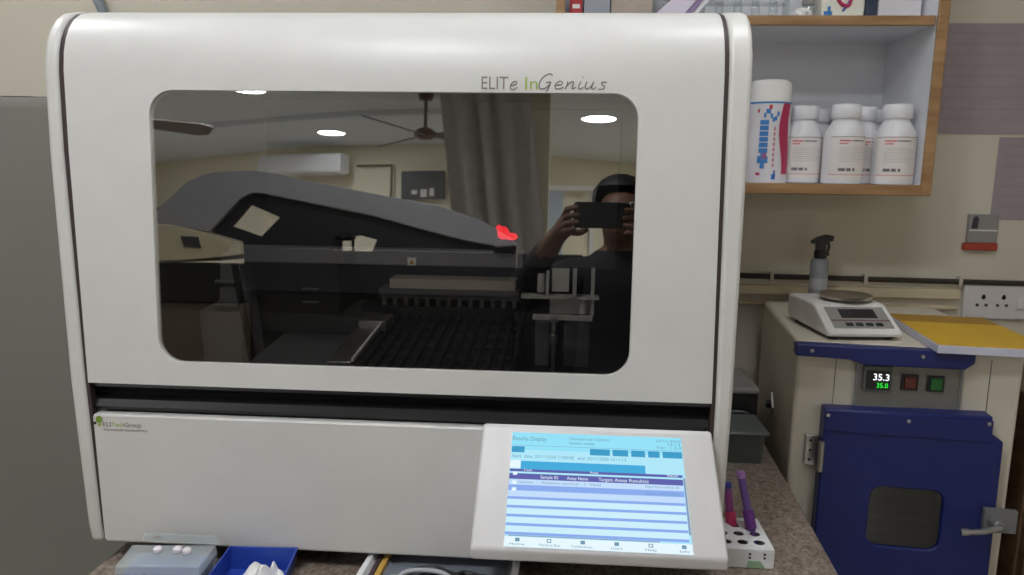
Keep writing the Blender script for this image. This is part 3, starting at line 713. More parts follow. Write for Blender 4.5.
m = MB(); IB(m, (0.345, -0.052, 0.700), (0.402, -0.0402, 0.745)); m.lathe([(0.011, 0), (0.011, 0.022), (0.008, 0.026), (0, 0.026)], (0.362, -0.052, z_(0.722)), 18, Matrix.Rotation(PI/2, 3, 'X'))
la = m.build('latch', MIDGREY, dd, bevel=0.001, local=True)
MB().tube([(0.366, -0.073, z_(0.722)), (0.335, -0.078, z_(0.712)), (0.298, -0.076, z_(0.7065))], lambda t: 0.006 - 0.001 * t + 0.002 * (t > 0.8), n=10).build('latch_lever', STEEL, la, local=True)
# little catch on the left flank
m = MB(); m.prism([(0.205, z_(0.833)), (0.232, z_(0.805)), (0.262, z_(0.833)), (0.232, z_(0.862))], 'x', -0.004, -0.0003); ky = m.build('side_catch', STEEL, inc, local=True)
MB().lathe([(0.010, 0), (0.008, 0.010), (0, 0.010)], (-0.0041, 0.232, z_(0.833)), 14, Matrix.Rotation(-PI/2, 3, 'Y')).build('catch_knob', BLACK, ky, local=True)
for u in (0.04, 0.365):
    for v in (0.04, 0.41): MB().cyl((u, v, z_(-0.0995)), (u, v, z_(0.0)), 0.02).build('foot', BLACK, inc, local=True)

def inc_pt(u, v, z):
    c, s = math.cos(IA), math.sin(IA); return (0.641 + u * c - v * s, 0.45 + u * s + v * c, z)
TOP = 1.0375
# balance
bl = thing('lab_balance', 'white laboratory balance with a round steel pan on the incubator', 'balance', inc_pt(0.131, 0.030, TOP), math.radians(5.0))
W = 0.074
m = MB(); m.prism([(0.0, 0.008), (0.0, 0.014), (0.004, 0.019), (0.074, 0.057), (0.086, 0.060), (0.205, 0.060), (0.212, 0.054), (0.212, 0.014), (0.200, 0.008), (0.012, 0.006)], 'x', -W, W)
m.build('balance_body', mat('balance_white', (228, 226, 222), 0.4), bl, bevel=0.006, seg=3, local=True)
MB().box((-W + 0.010, 0.012, 0.003), (W - 0.010, 0.20, 0.0058)).build('base_plate', SEAM, bl, local=True)
for fx in (-0.055, 0.055):
    for fy in (0.025, 0.185): MB().lathe([(0.010, 0.0), (0.010, 0.004), (0, 0.004)], (fx, fy, 0), 14).build('foot', BLACK, bl, local=True)
def slope(x, t, e):   # t along the sloping face, 0 front .. 1 back
    y0, z0, y1, z1 = 0.004, 0.019, 0.074, 0.057
    n = Vector((0, -(z1 - z0), (y1 - y0))).normalized()
    return Vector((x, y0 + (y1 - y0) * t, z0 + (z1 - z0) * t)) + n * e
def slab(mb, x0, x1, t0, t1, e0, e1): mb.hull8([slope(x0, t0, e0), slope(x1, t0, e0), slope(x1, t1, e0), slope(x0, t1, e0)], [slope(x0, t0, e1), slope(x1, t0, e1), slope(x1, t1, e1), slope(x0, t1, e1)])
m = MB(); slab(m, -0.058, 0.062, 0.10, 0.92, 0.0002, 0.0012); kp = m.build('key_panel', GREYPL, bl, local=True)
m = MB(); slab(m, -0.033, 0.040, 0.48, 0.82, 0.0013, 0.0022); m.build('lcd', mat('lcd_dark', (40, 40, 44), 0.2), kp, local=True)
m = MB(); m.use(mat('panel_stripe', (120, 92, 88), 0.5)); slab(m, -0.058, 0.062, 0.36, 0.41, 0.0013, 0.0018); m.build('panel_stripe', None, kp, local=True)
for k in range(4):
    m = MB(); slab(m, -0.032 + k * 0.020, -0.018 + k * 0.020, 0.17, 0.28, 0.0013, 0.003); m.build('key', SEAM, kp, local=True)
MB().lathe([(0.020, 0.060), (0.020, 0.0635), (0, 0.0635)], (0.010, 0.120, 0), 18).build('pan_post', BLACK, bl, local=True)
MB().lathe([(0, 0.0636), (0.044, 0.0636), (0.050, 0.066), (0.053, 0.0725), (0.0515, 0.0735), (0.046, 0.0715), (0, 0.0715)], (0.010, 0.120, 0), 40).build('weighing_pan', mat('pan_steel', (170, 160, 148), 0.3, 0.9), bl, local=True)
# spray bottle behind the balance
sb = thing('spray_bottle', 'slim grey spray bottle with a black trigger head behind the balance', 'spray bottle', (0.802, 0.836, TOP))
MB().lathe([(0.019, 0), (0.021, 0.003), (0.021, 0.112), (0.018, 0.117), (0.0125, 0.119), (0.0125, 0.126), (0, 0.126)], n=26).build('bottle', mat('grey_bottle', (140, 142, 148), 0.35), sb, local=True)
MB().lathe([(0.0212, 0.045), (0.0214, 0.046), (0.0214, 0.070), (0.0212, 0.071)], n=26).build('paper_band', mat('bottle_band', (170, 170, 172), 0.6), sb, local=True)
tg = MB(); tg.lathe([(0.015, 0.119), (0.015, 0.136), (0.012, 0.140), (0, 0.140)], n=18)
tg.prism([(-0.011, 0.138), (0.010, 0.138), (0.012, 0.158), (0.026, 0.162), (0.027, 0.174), (0.010, 0.177), (-0.012, 0.170), (-0.024, 0.160), (-0.022, 0.154), (-0.012, 0.156)], 'y', -0.009, 0.009)
tg.build('spray_head', BLACK, sb, bevel=0.002, local=True)
MB().tube([(0.016, 0, 0.160), (0.019, 0, 0.148), (0.016, 0, 0.134), (0.019, 0, 0.126)], 0.0032, n=8).build('trigger', BLACK, sb, local=True)
# yellow topped box
yb = thing('yellow_tray_box', 'flat pale box with a yellow top beside the balance', 'box', inc_pt(0.235, -0.046, TOP + 0.0005), IA)
MB().box((0, 0, 0), (0.195, 0.30, 0.0155)).build('box_body', mat('box_white', (206, 206, 222), 0.5), yb, bevel=0.001, local=True)
MB().box((0.001, 0.001, 0.0156), (0.194, 0.215, 0.0172)).build('yellow_cover', YELLOW, yb, local=True)
MB().box((0.001, 0.2155, 0.0156), (0.194, 0.299, 0.0166)).build('ochre_cover', YELLOW2, yb, local=True)

# brown cupboard to the right of the incubator
wc = thing('wooden_cupboard', 'dark brown wooden cupboard at the right of the blue door', 'cupboard', (1.33, 0.68, FZ))
MB().box((1.115, 0.47, FZ), (1.60, 0.93, 0.93)).build('cupboard_body', BROWN, wc, bevel=0.003)
MB().box((1.12, 0.452, FZ + 0.06), (1.595, 0.469, 0.91)).build('cupboard_door', BROWN, wc, bevel=0.003)

# ================================================================== WALL CABINET WITH SHELVES
wcb = thing('wall_cabinet', 'open white wall cabinet with brown wooden edging above the counter', 'wall cabinet', (0.56, 0.82, 1.317))
CXL, CXR = 0.150, 0.974
m = MB(); m.box((CXR - 0.020, 0.692, 1.317), (CXR, 0.945, 2.05)); m.box((CXL, 0.692, 1.317), (CXL + 0.018, 0.945, 2.05))
m.box((CXL + 0.018, 0.692, 1.318), (CXR - 0.020, 0.945, 1.3375)); m.box((CXL + 0.018, 0.692, 2.03), (CXR - 0.020, 0.945, 2.05)); m.box((CXL + 0.018, 0.935, 1.3375), (CXR - 0.020, 0.945, 2.03))
m.build('carcass', LAMI, wcb)
sh_ = MB().box((CXL + 0.0185, 0.700, 1.6745), (CXR - 0.0205, 0.9345, 1.6935)).build('shelf', LAMI, wcb)
MB().box((CXL + 0.0185, 0.690, 1.6735), (CXR - 0.024, 0.6995, 1.6940)).build('shelf_edging', WOOD, sh_, bevel=0.002)
m = MB(); m.box((CXR - 0.022, 0.684, 1.315), (CXR + 0.001, 0.6915, 2.052)); m.box((CXL - 0.001, 0.684, 1.315), (CXL + 0.018, 0.6915, 2.052)); m.box((CXL + 0.018, 0.684, 1.315), (CXR - 0.022, 0.6915, 1.339)); m.box((CXL + 0.018, 0.684, 2.03), (CXR - 0.022, 0.6915, 2.052))
m.build('wooden_edging', WOOD, wcb, bevel=0.002)

# reagent bottles
def make_bottle():
    t = thing('reagent_bottle', 'x', 'bottle', (0, 0, 0), group='white reagent bottles in the wall cabinet')
    MB().lathe([(0.036, 0), (0.0425, 0.002), (0.0435, 0.006), (0.0435, 0.100), (0.041, 0.114), (0.034, 0.128), (0.0285, 0.137), (0.0270, 0.142), (0.0270, 0.146), (0, 0.146)], n=32).build('bottle_body', mat('bottle_white', (232, 231, 234), 0.4, var=0.01), t, local=True)
    cp_ = MB(); cp_.lathe([(0.0305, 0.1445), (0.0315, 0.146), (0.0315, 0.170), (0.0300, 0.1745), (0.026, 0.1758), (0, 0.1758)], n=36)
    for k in range(36):
        a = 2*PI*k/36; cp_.box((-0.0007, 0.0308, 0.148), (0.0007, 0.0322, 0.168)) if False else None
    cp_.build('cap', mat('cap_white', (238, 238, 242), 0.45, var=0.01), t, local=True)
    lb = MB(); r = 0.0439; a0, a1 = -PI/2 - 1.25, -PI/2 + 1.1
    lb.use(mat('label_paper', (236, 230, 226), 0.6, var=0.02)).patch((0, 0), r, a0, a1, 0.010, 0.104, 16)
    r2 = r + 0.0003
    lb.use(mat('label_grey_line', (150, 140, 140), 0.6)).patch((0, 0), r2, a0, a1, 0.1030, 0.1045, 14)
    lb.use(mat('label_rose', (214, 120, 124), 0.6)).patch((0, 0), r2, a0, a1, 0.0205, 0.0218, 14); lb.patch((0, 0), r2, -PI/2 - 0.80, -PI/2 - 0.25, 0.0935, 0.0970, 6); lb.patch((0, 0), r2, -PI/2 - 0.80, -PI/2 - 0.40, 0.0880, 0.0905, 6)
    lb.use(mat('label_dark_print', (118, 110, 114), 0.6)).patch((0, 0), r2, -PI/2 - 0.20, -PI/2 + 0.45, 0.0940, 0.0965, 6)
    for k, (b0, b1) in enumerate(((-0.78, -0.45), (-0.40, -0.18), (-0.10, 0.02))): lb.patch((0, 0), r2, -PI/2 + b0, -PI/2 + b1, 0.0290, 0.0355, 3)
    lb.use(mat('label_faint_print', (206, 200, 199), 0.6))
    for k in range(7): lb.patch((0, 0), r2, -PI/2 - 0.78, -PI/2 + (0.75 if k % 3 else 0.45), 0.0500 + k * 0.0048, 0.0512 + k * 0.0048, 8)
    lb.build('paper_label', None, t, local=True, fixn=False)
    return t
def dup(root, loc, rz, label):
    r = root.copy(); C.objects.link(r); r.location = loc; r.rotation_euler = (0, 0, rz); r['label'] = label
    for chd in list(root.children):
        c = chd.copy(); C.objects.link(c); c.parent = r
    return r
b0 = make_bottle()
b0.location = (0.728, 0.800, 1.3378); b0.rotation_euler = (0, 0, 0.0); b0['label'] = 'white reagent bottle next to the printed towel roll pack'
for x_, y_, rz_, l_ in ((0.8025, 0.745, 0.25, 'white reagent bottle third from the cabinet side, standing in front of its neighbour'),
                        (0.8620, 0.812, 0.45, 'white reagent bottle partly hidden between the two forward bottles'),
                        (0.9100, 0.738, -0.05, 'white reagent bottle standing nearest the cabinet right side'),
                        (0.7850, 0.889, 0.0, 'white reagent bottle at the cabinet back showing only its cap left of the middle bottles'),
                        (0.9085, 0.889, 0.0, 'white reagent bottle at the cabinet back, cap just left of the rightmost bottle')):
    dup(b0, (x_, y_, 1.3378), rz_, l_)

# towel roll pack
tr_ = thing('towel_roll_pack', 'white towel roll in a red and blue printed plastic sleeve', 'towel roll', (0.640, 0.775, 1.3378))
MB().lathe([(0.044, 0), (0.0465, 0.004), (0.0465, 0.214), (0.044, 0.224), (0.036, 0.229), (0.016, 0.227), (0.014, 0.20), (0, 0.20)], n=36).build('paper_roll', PAPER, tr_, local=True)
pk = MB(); rr = 0.0475
pk.use(mat('sleeve_white', (226, 222, 226), 0.3)).patch((0, 0), rr, -PI, 0.25, 0.0, 0.180, 30)
def band(f0, f1, z0, z1, m, r, n=16):
    pk.use(m)
    for i in range(n):
        za = z0 + (z1 - z0) * i / n; zb_ = z0 + (z1 - z0) * (i + 1) / n
        for k in range(3):
            def A(z, q): return f0(z) + (f1(z) - f0(z)) * q / 3
            pts = [(A(za, k), za), (A(za, k + 1), za), (A(zb_, k + 1), zb_), (A(zb_, k), zb_)]
            pk.face([(r * math.cos(a), r * math.sin(a), z) for a, z in pts])
H_ = -PI/2
band(lambda z: H_ + 0.40 + 0.14 * math.sin(z * 34 + 0.6), lambda z: H_ + 0.98 + 0.13 * math.sin(z * 34 + 0.2), 0.02, 0.178, MAG, rr + 0.0004)
pk.use(CYAN).patch((0, 0), rr + 0.0004, -PI, 0.25, 0.176, 0.180, 24)
def dot_(a, z, w, h, m): pk.use(m).patch((0, 0), rr + 0.0006, H_ + a - w, H_ + a + w, z - h, z + h, 4)
for k in range(6): dot_(-0.42, 0.072 + k * 0.0125, 0.20, 0.0052, CYAN)
for k in range(8): dot_(0.06, 0.040 + k * 0.0115, 0.045, 0.004, mat('faint_rose', (206, 130, 150), 0.5))
dot_(-0.42, 0.052, 0.24, 0.008, CYAN); dot_(-0.42, 0.052, 0.10, 0.020, CYAN); dot_(-0.36, 0.060, 0.10, 0.007, MAG)
for k in range(7): dot_(-0.42 + k * 0.10, 0.150 + 0.010 * math.sin(k * 1.1), 0.055, 0.005, CYAN)
dot_(-0.18, 0.168, 0.07, 0.005, RED); dot_(-0.72, 0.160, 0.05, 0.004, RED); dot_(0.12, 0.014, 0.10, 0.006, CYAN); dot_(0.16, 0.018, 0.04, 0.010, BLUEP); dot_(-0.60, 0.020, 0.10, 0.003, MAG)
pk.build('printed_sleeve', None, tr_, local=True, fixn=False)

# things on the upper shelf
SZ = 1.6945
vr = thing('vial_rack', 'clear rack holding small grey capped vials on the upper shelf', 'rack', (0.555, 0.77, SZ))
m = MB(); m.box((0.448, 0.745, SZ), (0.662, 0.795, SZ + 0.003)); m.box((0.448, 0.745, SZ + 0.0385), (0.662, 0.7535, SZ + 0.045)); m.box((0.448, 0.7865, SZ + 0.0385), (0.662, 0.795, SZ + 0.045)); m.box((0.448, 0.7535, SZ + 0.0385), (0.4545, 0.7865, SZ + 0.045)); m.box((0.6555, 0.7535, SZ + 0.0385), (0.662, 0.7865, SZ + 0.045)); m.box((0.448, 0.745, SZ + 0.003), (0.451, 0.795, SZ + 0.0385)); m.box((0.659, 0.745, SZ + 0.003), (0.662, 0.795, SZ + 0.0385))
m.build('rack_frame', CLEARP, vr)
def vial(x, lab):
    t = thing('glass_vial', lab, 'vial', (x, 0.770, SZ + 0.0035), group='vials in the clear shelf rack')
    MB().lathe([(0.0085, 0), (0.0095, 0.002), (0.0095, 0.030), (0.0080, 0.034), (0.0080, 0.044), (0, 0.044)], n=18).build('vial_body', CLEARP, t, local=True)
    MB().lathe([(0.0088, 0.0003), (0.0088, 0.013), (0, 0.013)], n=18).build('powder', mat('white_powder', (226, 226, 228), 0.8), t, local=True)
    MB().lathe([(0.0100, 0.0445), (0.0102, 0.046), (0.0102, 0.062), (0.009, 0.063), (0, 0.063)], n=18).build('vial_cap', mat('vial_cap_grey', (140, 142, 146), 0.4), t, local=True)
for x_, l_ in ((0.4725, 'small clear vial in the shelf rack, mostly hidden behind the analyser top'), (0.5135, 'small clear vial in the shelf rack just above the analyser corner'), (0.5545, 'small clear vial in the middle of the shelf rack'), (0.5930, 'small clear vial in the shelf rack, second from its open end'), (0.6320, 'small clear vial in the shelf rack nearest the crumpled paper')): vial(x_, l_)
g = bmesh.new(); bmesh.ops.create_icosphere(g, subdivisions=3, radius=1)
for v in g.verts:
    k = 1 + 0.28 * math.sin(5 * v.co.x + 2 * v.co.z) * math.cos(6 * v.co.y + 3 * v.co.x); v.co = Vector((0.688 + v.co.x * 0.018 * k, 0.742 + v.co.y * 0.018 * k, SZ + 0.0125 + v.co.z * 0.012 * min(k, 1.04)))
m = MB(); m.add(g); tag(m.build('crumpled_paper', PAPER, angle=15), 'small crumpled white paper beside the vial rack on the upper shelf', 'paper')
jr = thing('small_jar', 'small clear jar between the vials and the printed bag', 'jar', (0.713, 0.785, SZ))
MB().lathe([(0.012, 0), (0.0135, 0.002), (0.0135, 0.034), (0.011, 0.038), (0, 0.038)], n=20).build('jar_body', CLEARP, jr, local=True)
MB().lathe([(0.0135, 0.0385), (0.0138, 0.040), (0.0138, 0.052), (0, 0.053)], n=20).build('jar_lid', GREYPL, jr, local=True)
bg = thing('printed_bag', 'white paper bag with blue and pink print on the upper shelf', 'bag', (0.780, 0.79, SZ))
m = MB(); m.hull8([(-0.046, -0.035, 0), (0.046, -0.035, 0), (0.044, 0.035, 0), (-0.044, 0.035, 0)], [(-0.050, -0.038, 0.10), (0.048, -0.036, 0.10), (0.046, 0.036, 0.10), (-0.048, 0.036, 0.10)]); m.hull8([(-0.050, -0.038, 0.1001), (0.048, -0.036, 0.1001), (0.046, 0.036, 0.1001), (-0.048, 0.036, 0.1001)], [(-0.050, -0.006, 0.16), (0.048, -0.006, 0.16), (0.048, 0.006, 0.16), (-0.050, 0.006, 0.16)])
m.build('bag_body', mat('bag_white', (232, 230, 216), 0.6), bg, bevel=0.004, local=True)
m = MB(); m.use(CYAN); m.box((-0.042, -0.0372, 0.012), (-0.024, -0.0362, 0.020)); m.box((-0.034, -0.0374, 0.008), (-0.028, -0.0364, 0.030)); m.use(MAG); m.tube([(-0.014, -0.0385, 0.046), (-0.004, -0.0375, 0.034), (0.010, -0.0375, 0.032), (0.014, -0.0385, 0.046)], 0.004, n=6); m.use(BLUEP); m.tube([(-0.002, -0.037, 0.020), (0.006, -0.037, 0.030), (0.010, -0.0385, 0.040)], 0.002, n=6)
m.build('bag_print', None, bg, local=True)
o = MB().box((0.8275, 0.745, SZ), (0.8475, 0.88, SZ + 0.12)).build('dark_blue_box', mat('navy_card', (52, 62, 84), 0.5), bevel=0.001); tag(o, 'narrow dark blue box on the upper shelf between bag and white carton', 'box')
cr = thing('white_carton', 'white cardboard carton on the upper shelf nearest the cabinet side', 'carton', (0.90, 0.80, SZ))
MB().box((-0.047, -0.05, 0), (0.045, 0.08, 0.10)).build('carton_body', mat('carton_white', (218, 214, 218), 0.6), cr, bevel=0.002, local=True)
m = MB(); m.prism([(-0.047, 0.1003), (0.045, 0.1003), (0.045, 0.103), (-0.047, 0.103)], 'y', -0.05, 0.08); m.build('carton_flap', mat('carton_flap_white', (212, 208, 212), 0.6), cr, local=True)
rb = thing('red_white_box', 'small red and white box at the far end of the upper shelf', 'box', (0.19, 0.77, SZ))
MB().box((-0.012, -0.025, 0), (0.016, 0.06, 0.12)).build('box_body', mat('box_red', (190, 52, 58), 0.5), rb, bevel=0.001, local=True)
m = MB(); 
for k in range(4): m.box((-0.006, -0.0258, 0.024 + k * 0.022), (0.011, -0.0252, 0.033 + k * 0.022))
m.build('box_print', PAPER, rb, local=True)
o = MB().box((0.210, 0.745, SZ), (0.268, 0.86, SZ + 0.13)).build('grey_box', mat('grey_blue_card', (162, 166, 176), 0.55), bevel=0.001); tag(o, 'grey blue box beside the red and white box on the upper shelf', 'box')
o = MB().box((0.2705, 0.745, SZ), (0.362, 0.86, SZ + 0.11)).build('beige_box', mat('beige_card', (178, 164, 150), 0.6), bevel=0.001); tag(o, 'wide beige box in the middle of the row above the analyser lettering', 'box')
o = MB().lathe([(0.022, 0), (0.024, 0.003), (0.024, 0.075), (0.018, 0.085), (0.018, 0.10), (0, 0.10)], n=24).build('clear_bottle', CLEARP); o.location = (0.3885, 0.785, SZ); tag(o, 'clear plastic bottle between the beige box and the leaning leaflets', 'bottle')
for i in range(3):
    c_ = ((214, 206, 222), (150, 128, 172), (228, 226, 232))[i]
    o = MB().hull8([(0.362 + i * 0.014, 0.7015 + 0.006 * i, SZ + 0.002), (0.424 + i * 0.014, 0.7015 + 0.006 * i, SZ + 0.002), (0.424 + i * 0.014, 0.703 + 0.006 * i, SZ + 0.002), (0.362 + i * 0.014, 0.703 + 0.006 * i, SZ + 0.002)],
                   [(0.424 + i * 0.014, 0.7275 + 0.006 * i, SZ + 0.06), (0.474 + i * 0.014, 0.7275 + 0.006 * i, SZ + 0.06), (0.474 + i * 0.014, 0.729 + 0.006 * i, SZ + 0.06), (0.424 + i * 0.014, 0.729 + 0.006 * i, SZ + 0.06)]).build('leaflet', mat('leaflet_%s' % 'abc'[i], c_, 0.5))
    tag(o, ('pale lilac leaflet leaning in front on the upper shelf', 'purple leaflet leaning between two paler ones on the upper shelf', 'white leaflet leaning behind the purple one on the upper shelf')[i], 'leaflet', 'leaflets leaning on the upper shelf')
o = MB().box((0.415, 0.80, SZ), (0.443, 0.90, SZ + 0.14)).build('black_box', BLACK, bevel=0.001); tag(o, 'black box standing behind the leaflets on the upper shelf', 'box')

# ================================================================== ON THE FRONT WALL
m = MB(); m.tube([(0.30, 0.938, 1.096), (0.70, 0.938, 1.0945), (1.00, 0.938, 1.093), (1.40, 0.938, 1.091), (1.90, 0.938, 1.090)], 0.0068, n=10)
wc_ = m.build('wall_cable', CABLE); tag(wc_, 'dark cable clipped along the cream wall behind the balance', 'cable')
for x_ in (0.7174, 0.9535, 1.1885):
    c = MB(); c.box((x_ - 0.004, 0.9285, 1.083), (x_ + 0.004, 0.9495, 1.1055)); c.build('cable_clip', mat('clip_white', (206, 198, 182), 0.5), wc_)
tk = MB(); tk.box((0.30, 0.930, 1.046), (1.192, 0.9502, 1.072)); tk.box((0.30, 0.937, 1.018), (1.192, 0.9502, 1.0285))
tag(tk.build('cable_trunking', mat('trunking_cream', (218, 204, 174), 0.6), bevel=0.003), 'cream cable trunking running to the white wall socket', 'trunking')
so = thing('wall_socket', 'white double socket plate above the yellow topped box', 'socket', (1.29, 0.95, 1.04))
MB().box((1.2045, 0.938, 0.9965), (1.385, 0.9495, 1.0845)).build('socket_plate', mat('socket_white', (222, 218, 218), 0.4), so, bevel=0.003)
for cx in (1.252, 1.302):
    m = MB()
    for dx, dz, r in ((0, 0.012, 0.0052), (-0.0135, -0.008, 0.0040), (0.0085, -0.008, 0.0040)): m.lathe([(r, 0), (r, 0.001)], (cx + dx, 0.9378, 1.041 + dz), 14, Matrix.Rotation(PI/2, 3, 'X'))
    m.box((cx - 0.003, 0.9368, 1.050), (cx + 0.003, 0.9377, 1.0605)); m.build('socket_holes', INKD, so)
MB().box((1.335, 0.934, 1.025), (1.352, 0.9378, 1.056)).build('switch', mat('socket_switch', (228, 224, 224), 0.4), so, bevel=0.001)
def sheet(name, x0, z0, x1, z1, label, lines):
    t = thing(name, label, 'paper', ((x0 + x1) / 2, 0.949, z0))
    MB().box((x0, 0.9478, z0), (x1, 0.9495, z1)).build('sheet', PAPERP, t)
    m = MB(); m.use(mat('faint_mauve_ink', (158, 146, 152), 0.8))
    for k in range(lines): zz = z1 - 0.02 - k * (z1 - z0 - 0.03) / lines; m.box((x0 + 0.012, 0.9473, zz - 0.003), (x1 - (0.02 if k % 3 else 0.07), 0.9477, zz))
    m.build('printed_lines', None, t)
sheet('wall_notice', 1.080, 1.462, 1.335, 1.725, 'large faded mauve notice on the wall right of the cabinet', 9)
sheet('wall_notice', 1.2515, 1.252, 1.46, 1.455, 'faded mauve notice on the wall above and right of the red edged pouch', 7)
pp = thing('wall_pouch', 'grey see-through pouch with a red bottom strip on the wall', 'pouch', (1.232, 0.945, 1.17))
MB().box((1.196, 0.938, 1.192), (1.268, 0.9495, 1.264)).build('pouch_body', mat('pouch_grey', (150, 146, 144), 0.4), pp, bevel=0.002)
MB().box((1.189, 0.934, 1.1735), (1.270, 0.9495, 1.1915)).build('red_strip', mat('pouch_red', (178, 68, 50), 0.5), pp, bevel=0.002)
m = MB(); m.use(INKD); m.prism([(1.203, 1.228), (1.217, 1.228), (1.219, 1.252), (1.213, 1.260), (1.205, 1.256)], 'y', 0.9365, 0.9378); m.use(PAPER); m.box((1.198, 0.9368, 1.222), (1.266, 0.9378, 1.2255)); m.build('pouch_insert', None, pp)

# ================================================================== LEFT: GREY FRIDGE AND CABLE
fg = thing('refrigerator', 'tall smooth grey steel cabinet at the left behind the analyser', 'refrigerator', (-0.92, 0.75, FZ))
MB().box((-1.30, 0.60, FZ + 0.05), (-0.595, 0.93, 1.500)).build('fridge_body', FRIDGE, fg, bevel=0.012)
MB().box((-1.302, 0.545, FZ + 0.08), (-0.593, 0.5985, 1.500)).build('fridge_door', FRIDGE, fg, bevel=0.024, seg=5)
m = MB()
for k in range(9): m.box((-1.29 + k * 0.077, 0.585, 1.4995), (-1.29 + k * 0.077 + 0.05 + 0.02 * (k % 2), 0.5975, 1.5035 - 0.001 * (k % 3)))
m.build('top_shadow_line', SEAM, fg)  # dark dashes stand in for the shadow gap along the fridge top
for u in (-1.25, -0.63): MB().cyl((u, 0.75, FZ + 0.0005), (u, 0.75, FZ + 0.05), 0.03).build('foot', BLACK, fg)
m = MB(); m.tube([(-1.11, 0.93, 2.05), (-1.066, 0.93, 1.86), (-1.040, 0.93, 1.785), (-1.015, 0.92, 1.735), (-0.98, 0.90, 1.66), (-0.90, 0.90, 1.60), (-0.84, 0.92, 1.53)], 0.0125, n=12)
tag(m.build('wall_lead', GREYCAB), 'thick grey cable curving down the wall behind the analyser top left', 'cable')

# ================================================================== THE ROOM BEHIND THE CAMERA (seen in the glossy window)
ac = thing('air_conditioner', 'long white split air conditioner reflected in the window', 'air conditioner', (-2.55, -6.80, 2.10), math.radians(14))
MB().prism([(0.21, 0.0), (0.19, 0.18), (0.17, 0.195), (0.0, 0.195), (0.0, 0.0), (0.13, -0.03)], 'x', -0.50, 0.50).build('unit_body', WHITE, ac, bevel=0.02, seg=3, local=True)
m = MB()
for k in range(3): m.box((-0.44, 0.150 + 0.018 * k, -0.020 + 0.008 * k), (0.44, 0.158 + 0.018 * k, -0.010 + 0.008 * k))
m.build('air_flap', GREYPL, ac, local=True)
nb = thing('notice_board', 'dark grey framed board on the far wall reflected beside the curtain', 'notice board', (-1.26, -6.60, 1.84), math.radians(13))
MB().box((-0.24, 0.0, 0), (0.24, 0.03, 0.29)).build('board', mat('board_grey', (92, 92, 94), 0.6), nb, local=True)
m = MB(); m.box((-0.02, 0.031, 0.02), (0.05, 0.034, 0.10)); m.box((0.08, 0.031, 0.03), (0.13, 0.034, 0.11)); m.box((-0.12, 0.031, 0.05), (-0.06, 0.034, 0.09)); m.build('pinned_card', PAPER, nb, local=True)
cw = MB(); cw.tube([(-1.62, -6.70, 2.20), (-1.62, -6.69, 2.0), (-1.64, -6.70, 1.6)], 0.012, n=6); cw.tube([(-2.02, -6.79, 2.20), (-1.62, -6.70, 2.20)], 0.012, n=6)
tag(cw.build('wall_conduit', mat('grey_conduit', (120, 112, 98), 0.6)), 'thin cable run on the far wall reflected right of the air conditioner', 'cable')
cw = MB(); cw.tube([(-5.4, -8.68, 1.80), (-4.4, -8.03, 1.83), (-3.6, -7.52, 1.86)], 0.022, n=6)
tag(cw.build('wall_conduit', CABLE), 'dark pipe on the far wall reflected at the left of the window', 'pipe')
def fan(x, y, a0, label, r=0.72):
    t = thing('ceiling_fan', label, 'ceiling fan', (x, y, 2.16))
    MB().lathe([(0.0, -0.035), (0.05, -0.03), (0.085, -0.008), (0.085, 0.02), (0.05, 0.045), (0.02, 0.056), (0, 0.056)], n=28).build('motor', mat('fan_brown', (112, 84, 72), 0.4), t, local=True)
    MB().cyl((0, 0, 0.055), (0, 0, CZ - 2.16 - 0.03), 0.013).build('down_rod', mat('fan_rod', (120, 110, 104), 0.4), t, local=True)
    MB().lathe([(0.05, CZ - 2.16 - 0.05), (0.06, CZ - 2.16 - 0.001), (0, CZ - 2.16 - 0.001)], n=20).build('ceiling_cup', mat('fan_brown', (112, 84, 72)), t, local=True)
    for k in range(3):
        a = a0 + k * 2 * PI / 3; M = Matrix.Rotation(a, 4, 'Z') @ Matrix.Rotation(math.radians(17), 4, 'X')
        MB().prism([(0.07, -0.03), (0.18, -0.07), (r * 0.9, -0.105), (r, -0.07), (r, 0.06), (r * 0.9, 0.09), (0.18, 0.065), (0.07, 0.03)], 'z', -0.005, 0.004).xform(M).build('blade', mat('fan_blade', (122, 110, 104), 0.4), t, local=True)
fan(-0.865, -4.52, math.radians(111), 'brown ceiling fan on a thin rod reflected at the top centre of the window')
fan(-3.02, -3.95, math.radians(-41), 'brown ceiling fan of which one blade is reflected at the window top left')
# grey curtain
cu = MB(); nx = 60; P0_ = []
prof = []
for i in range(nx + 1):
    s = i / nx
    bumps = -0.045 * (math.exp(-((s - 0.36) / 0.03) ** 2) + math.exp(-((s - 0.57) / 0.03) ** 2)) + 0.012 * math.cos(2 * PI * s * 4.0)
    prof.append((s, bumps))
for dz, (za, zb2) in enumerate([(CZ - 0.03, 2.0), (2.0, 1.6), (1.6, 1.2), (1.2, 0.7), (0.7, 0.15)]):
    def xx(s, z): return (-0.670 + (z - 2.31) * -0.115) + s * 0.625
    for (s0, o0), (s1, o1) in zip(prof, prof[1:]):
        cu.face([(xx(s0, za), -4.03 + o0, za), (xx(s1, za), -4.03 + o1, za), (xx(s1, zb2), -4.03 + o1, zb2), (xx(s0, zb2), -4.03 + o0, zb2)])
bmesh.ops.remove_doubles(cu.bm, verts=cu.bm.verts, dist=1e-5)
bmesh.ops.solidify(cu.bm, geom=cu.bm.faces[:], thickness=0.003)
ctn = thing('curtain', 'long grey curtain with deep folds reflected in the middle of the window', 'curtain', (-0.36, -4.03, FZ))
cu.build('curtain_cloth', CURT, ctn)
MB().cyl((-0.75, -4.03, CZ - 0.022), (0.0, -4.03, CZ - 0.022), 0.012).build('curtain_rail', STEEL, ctn)

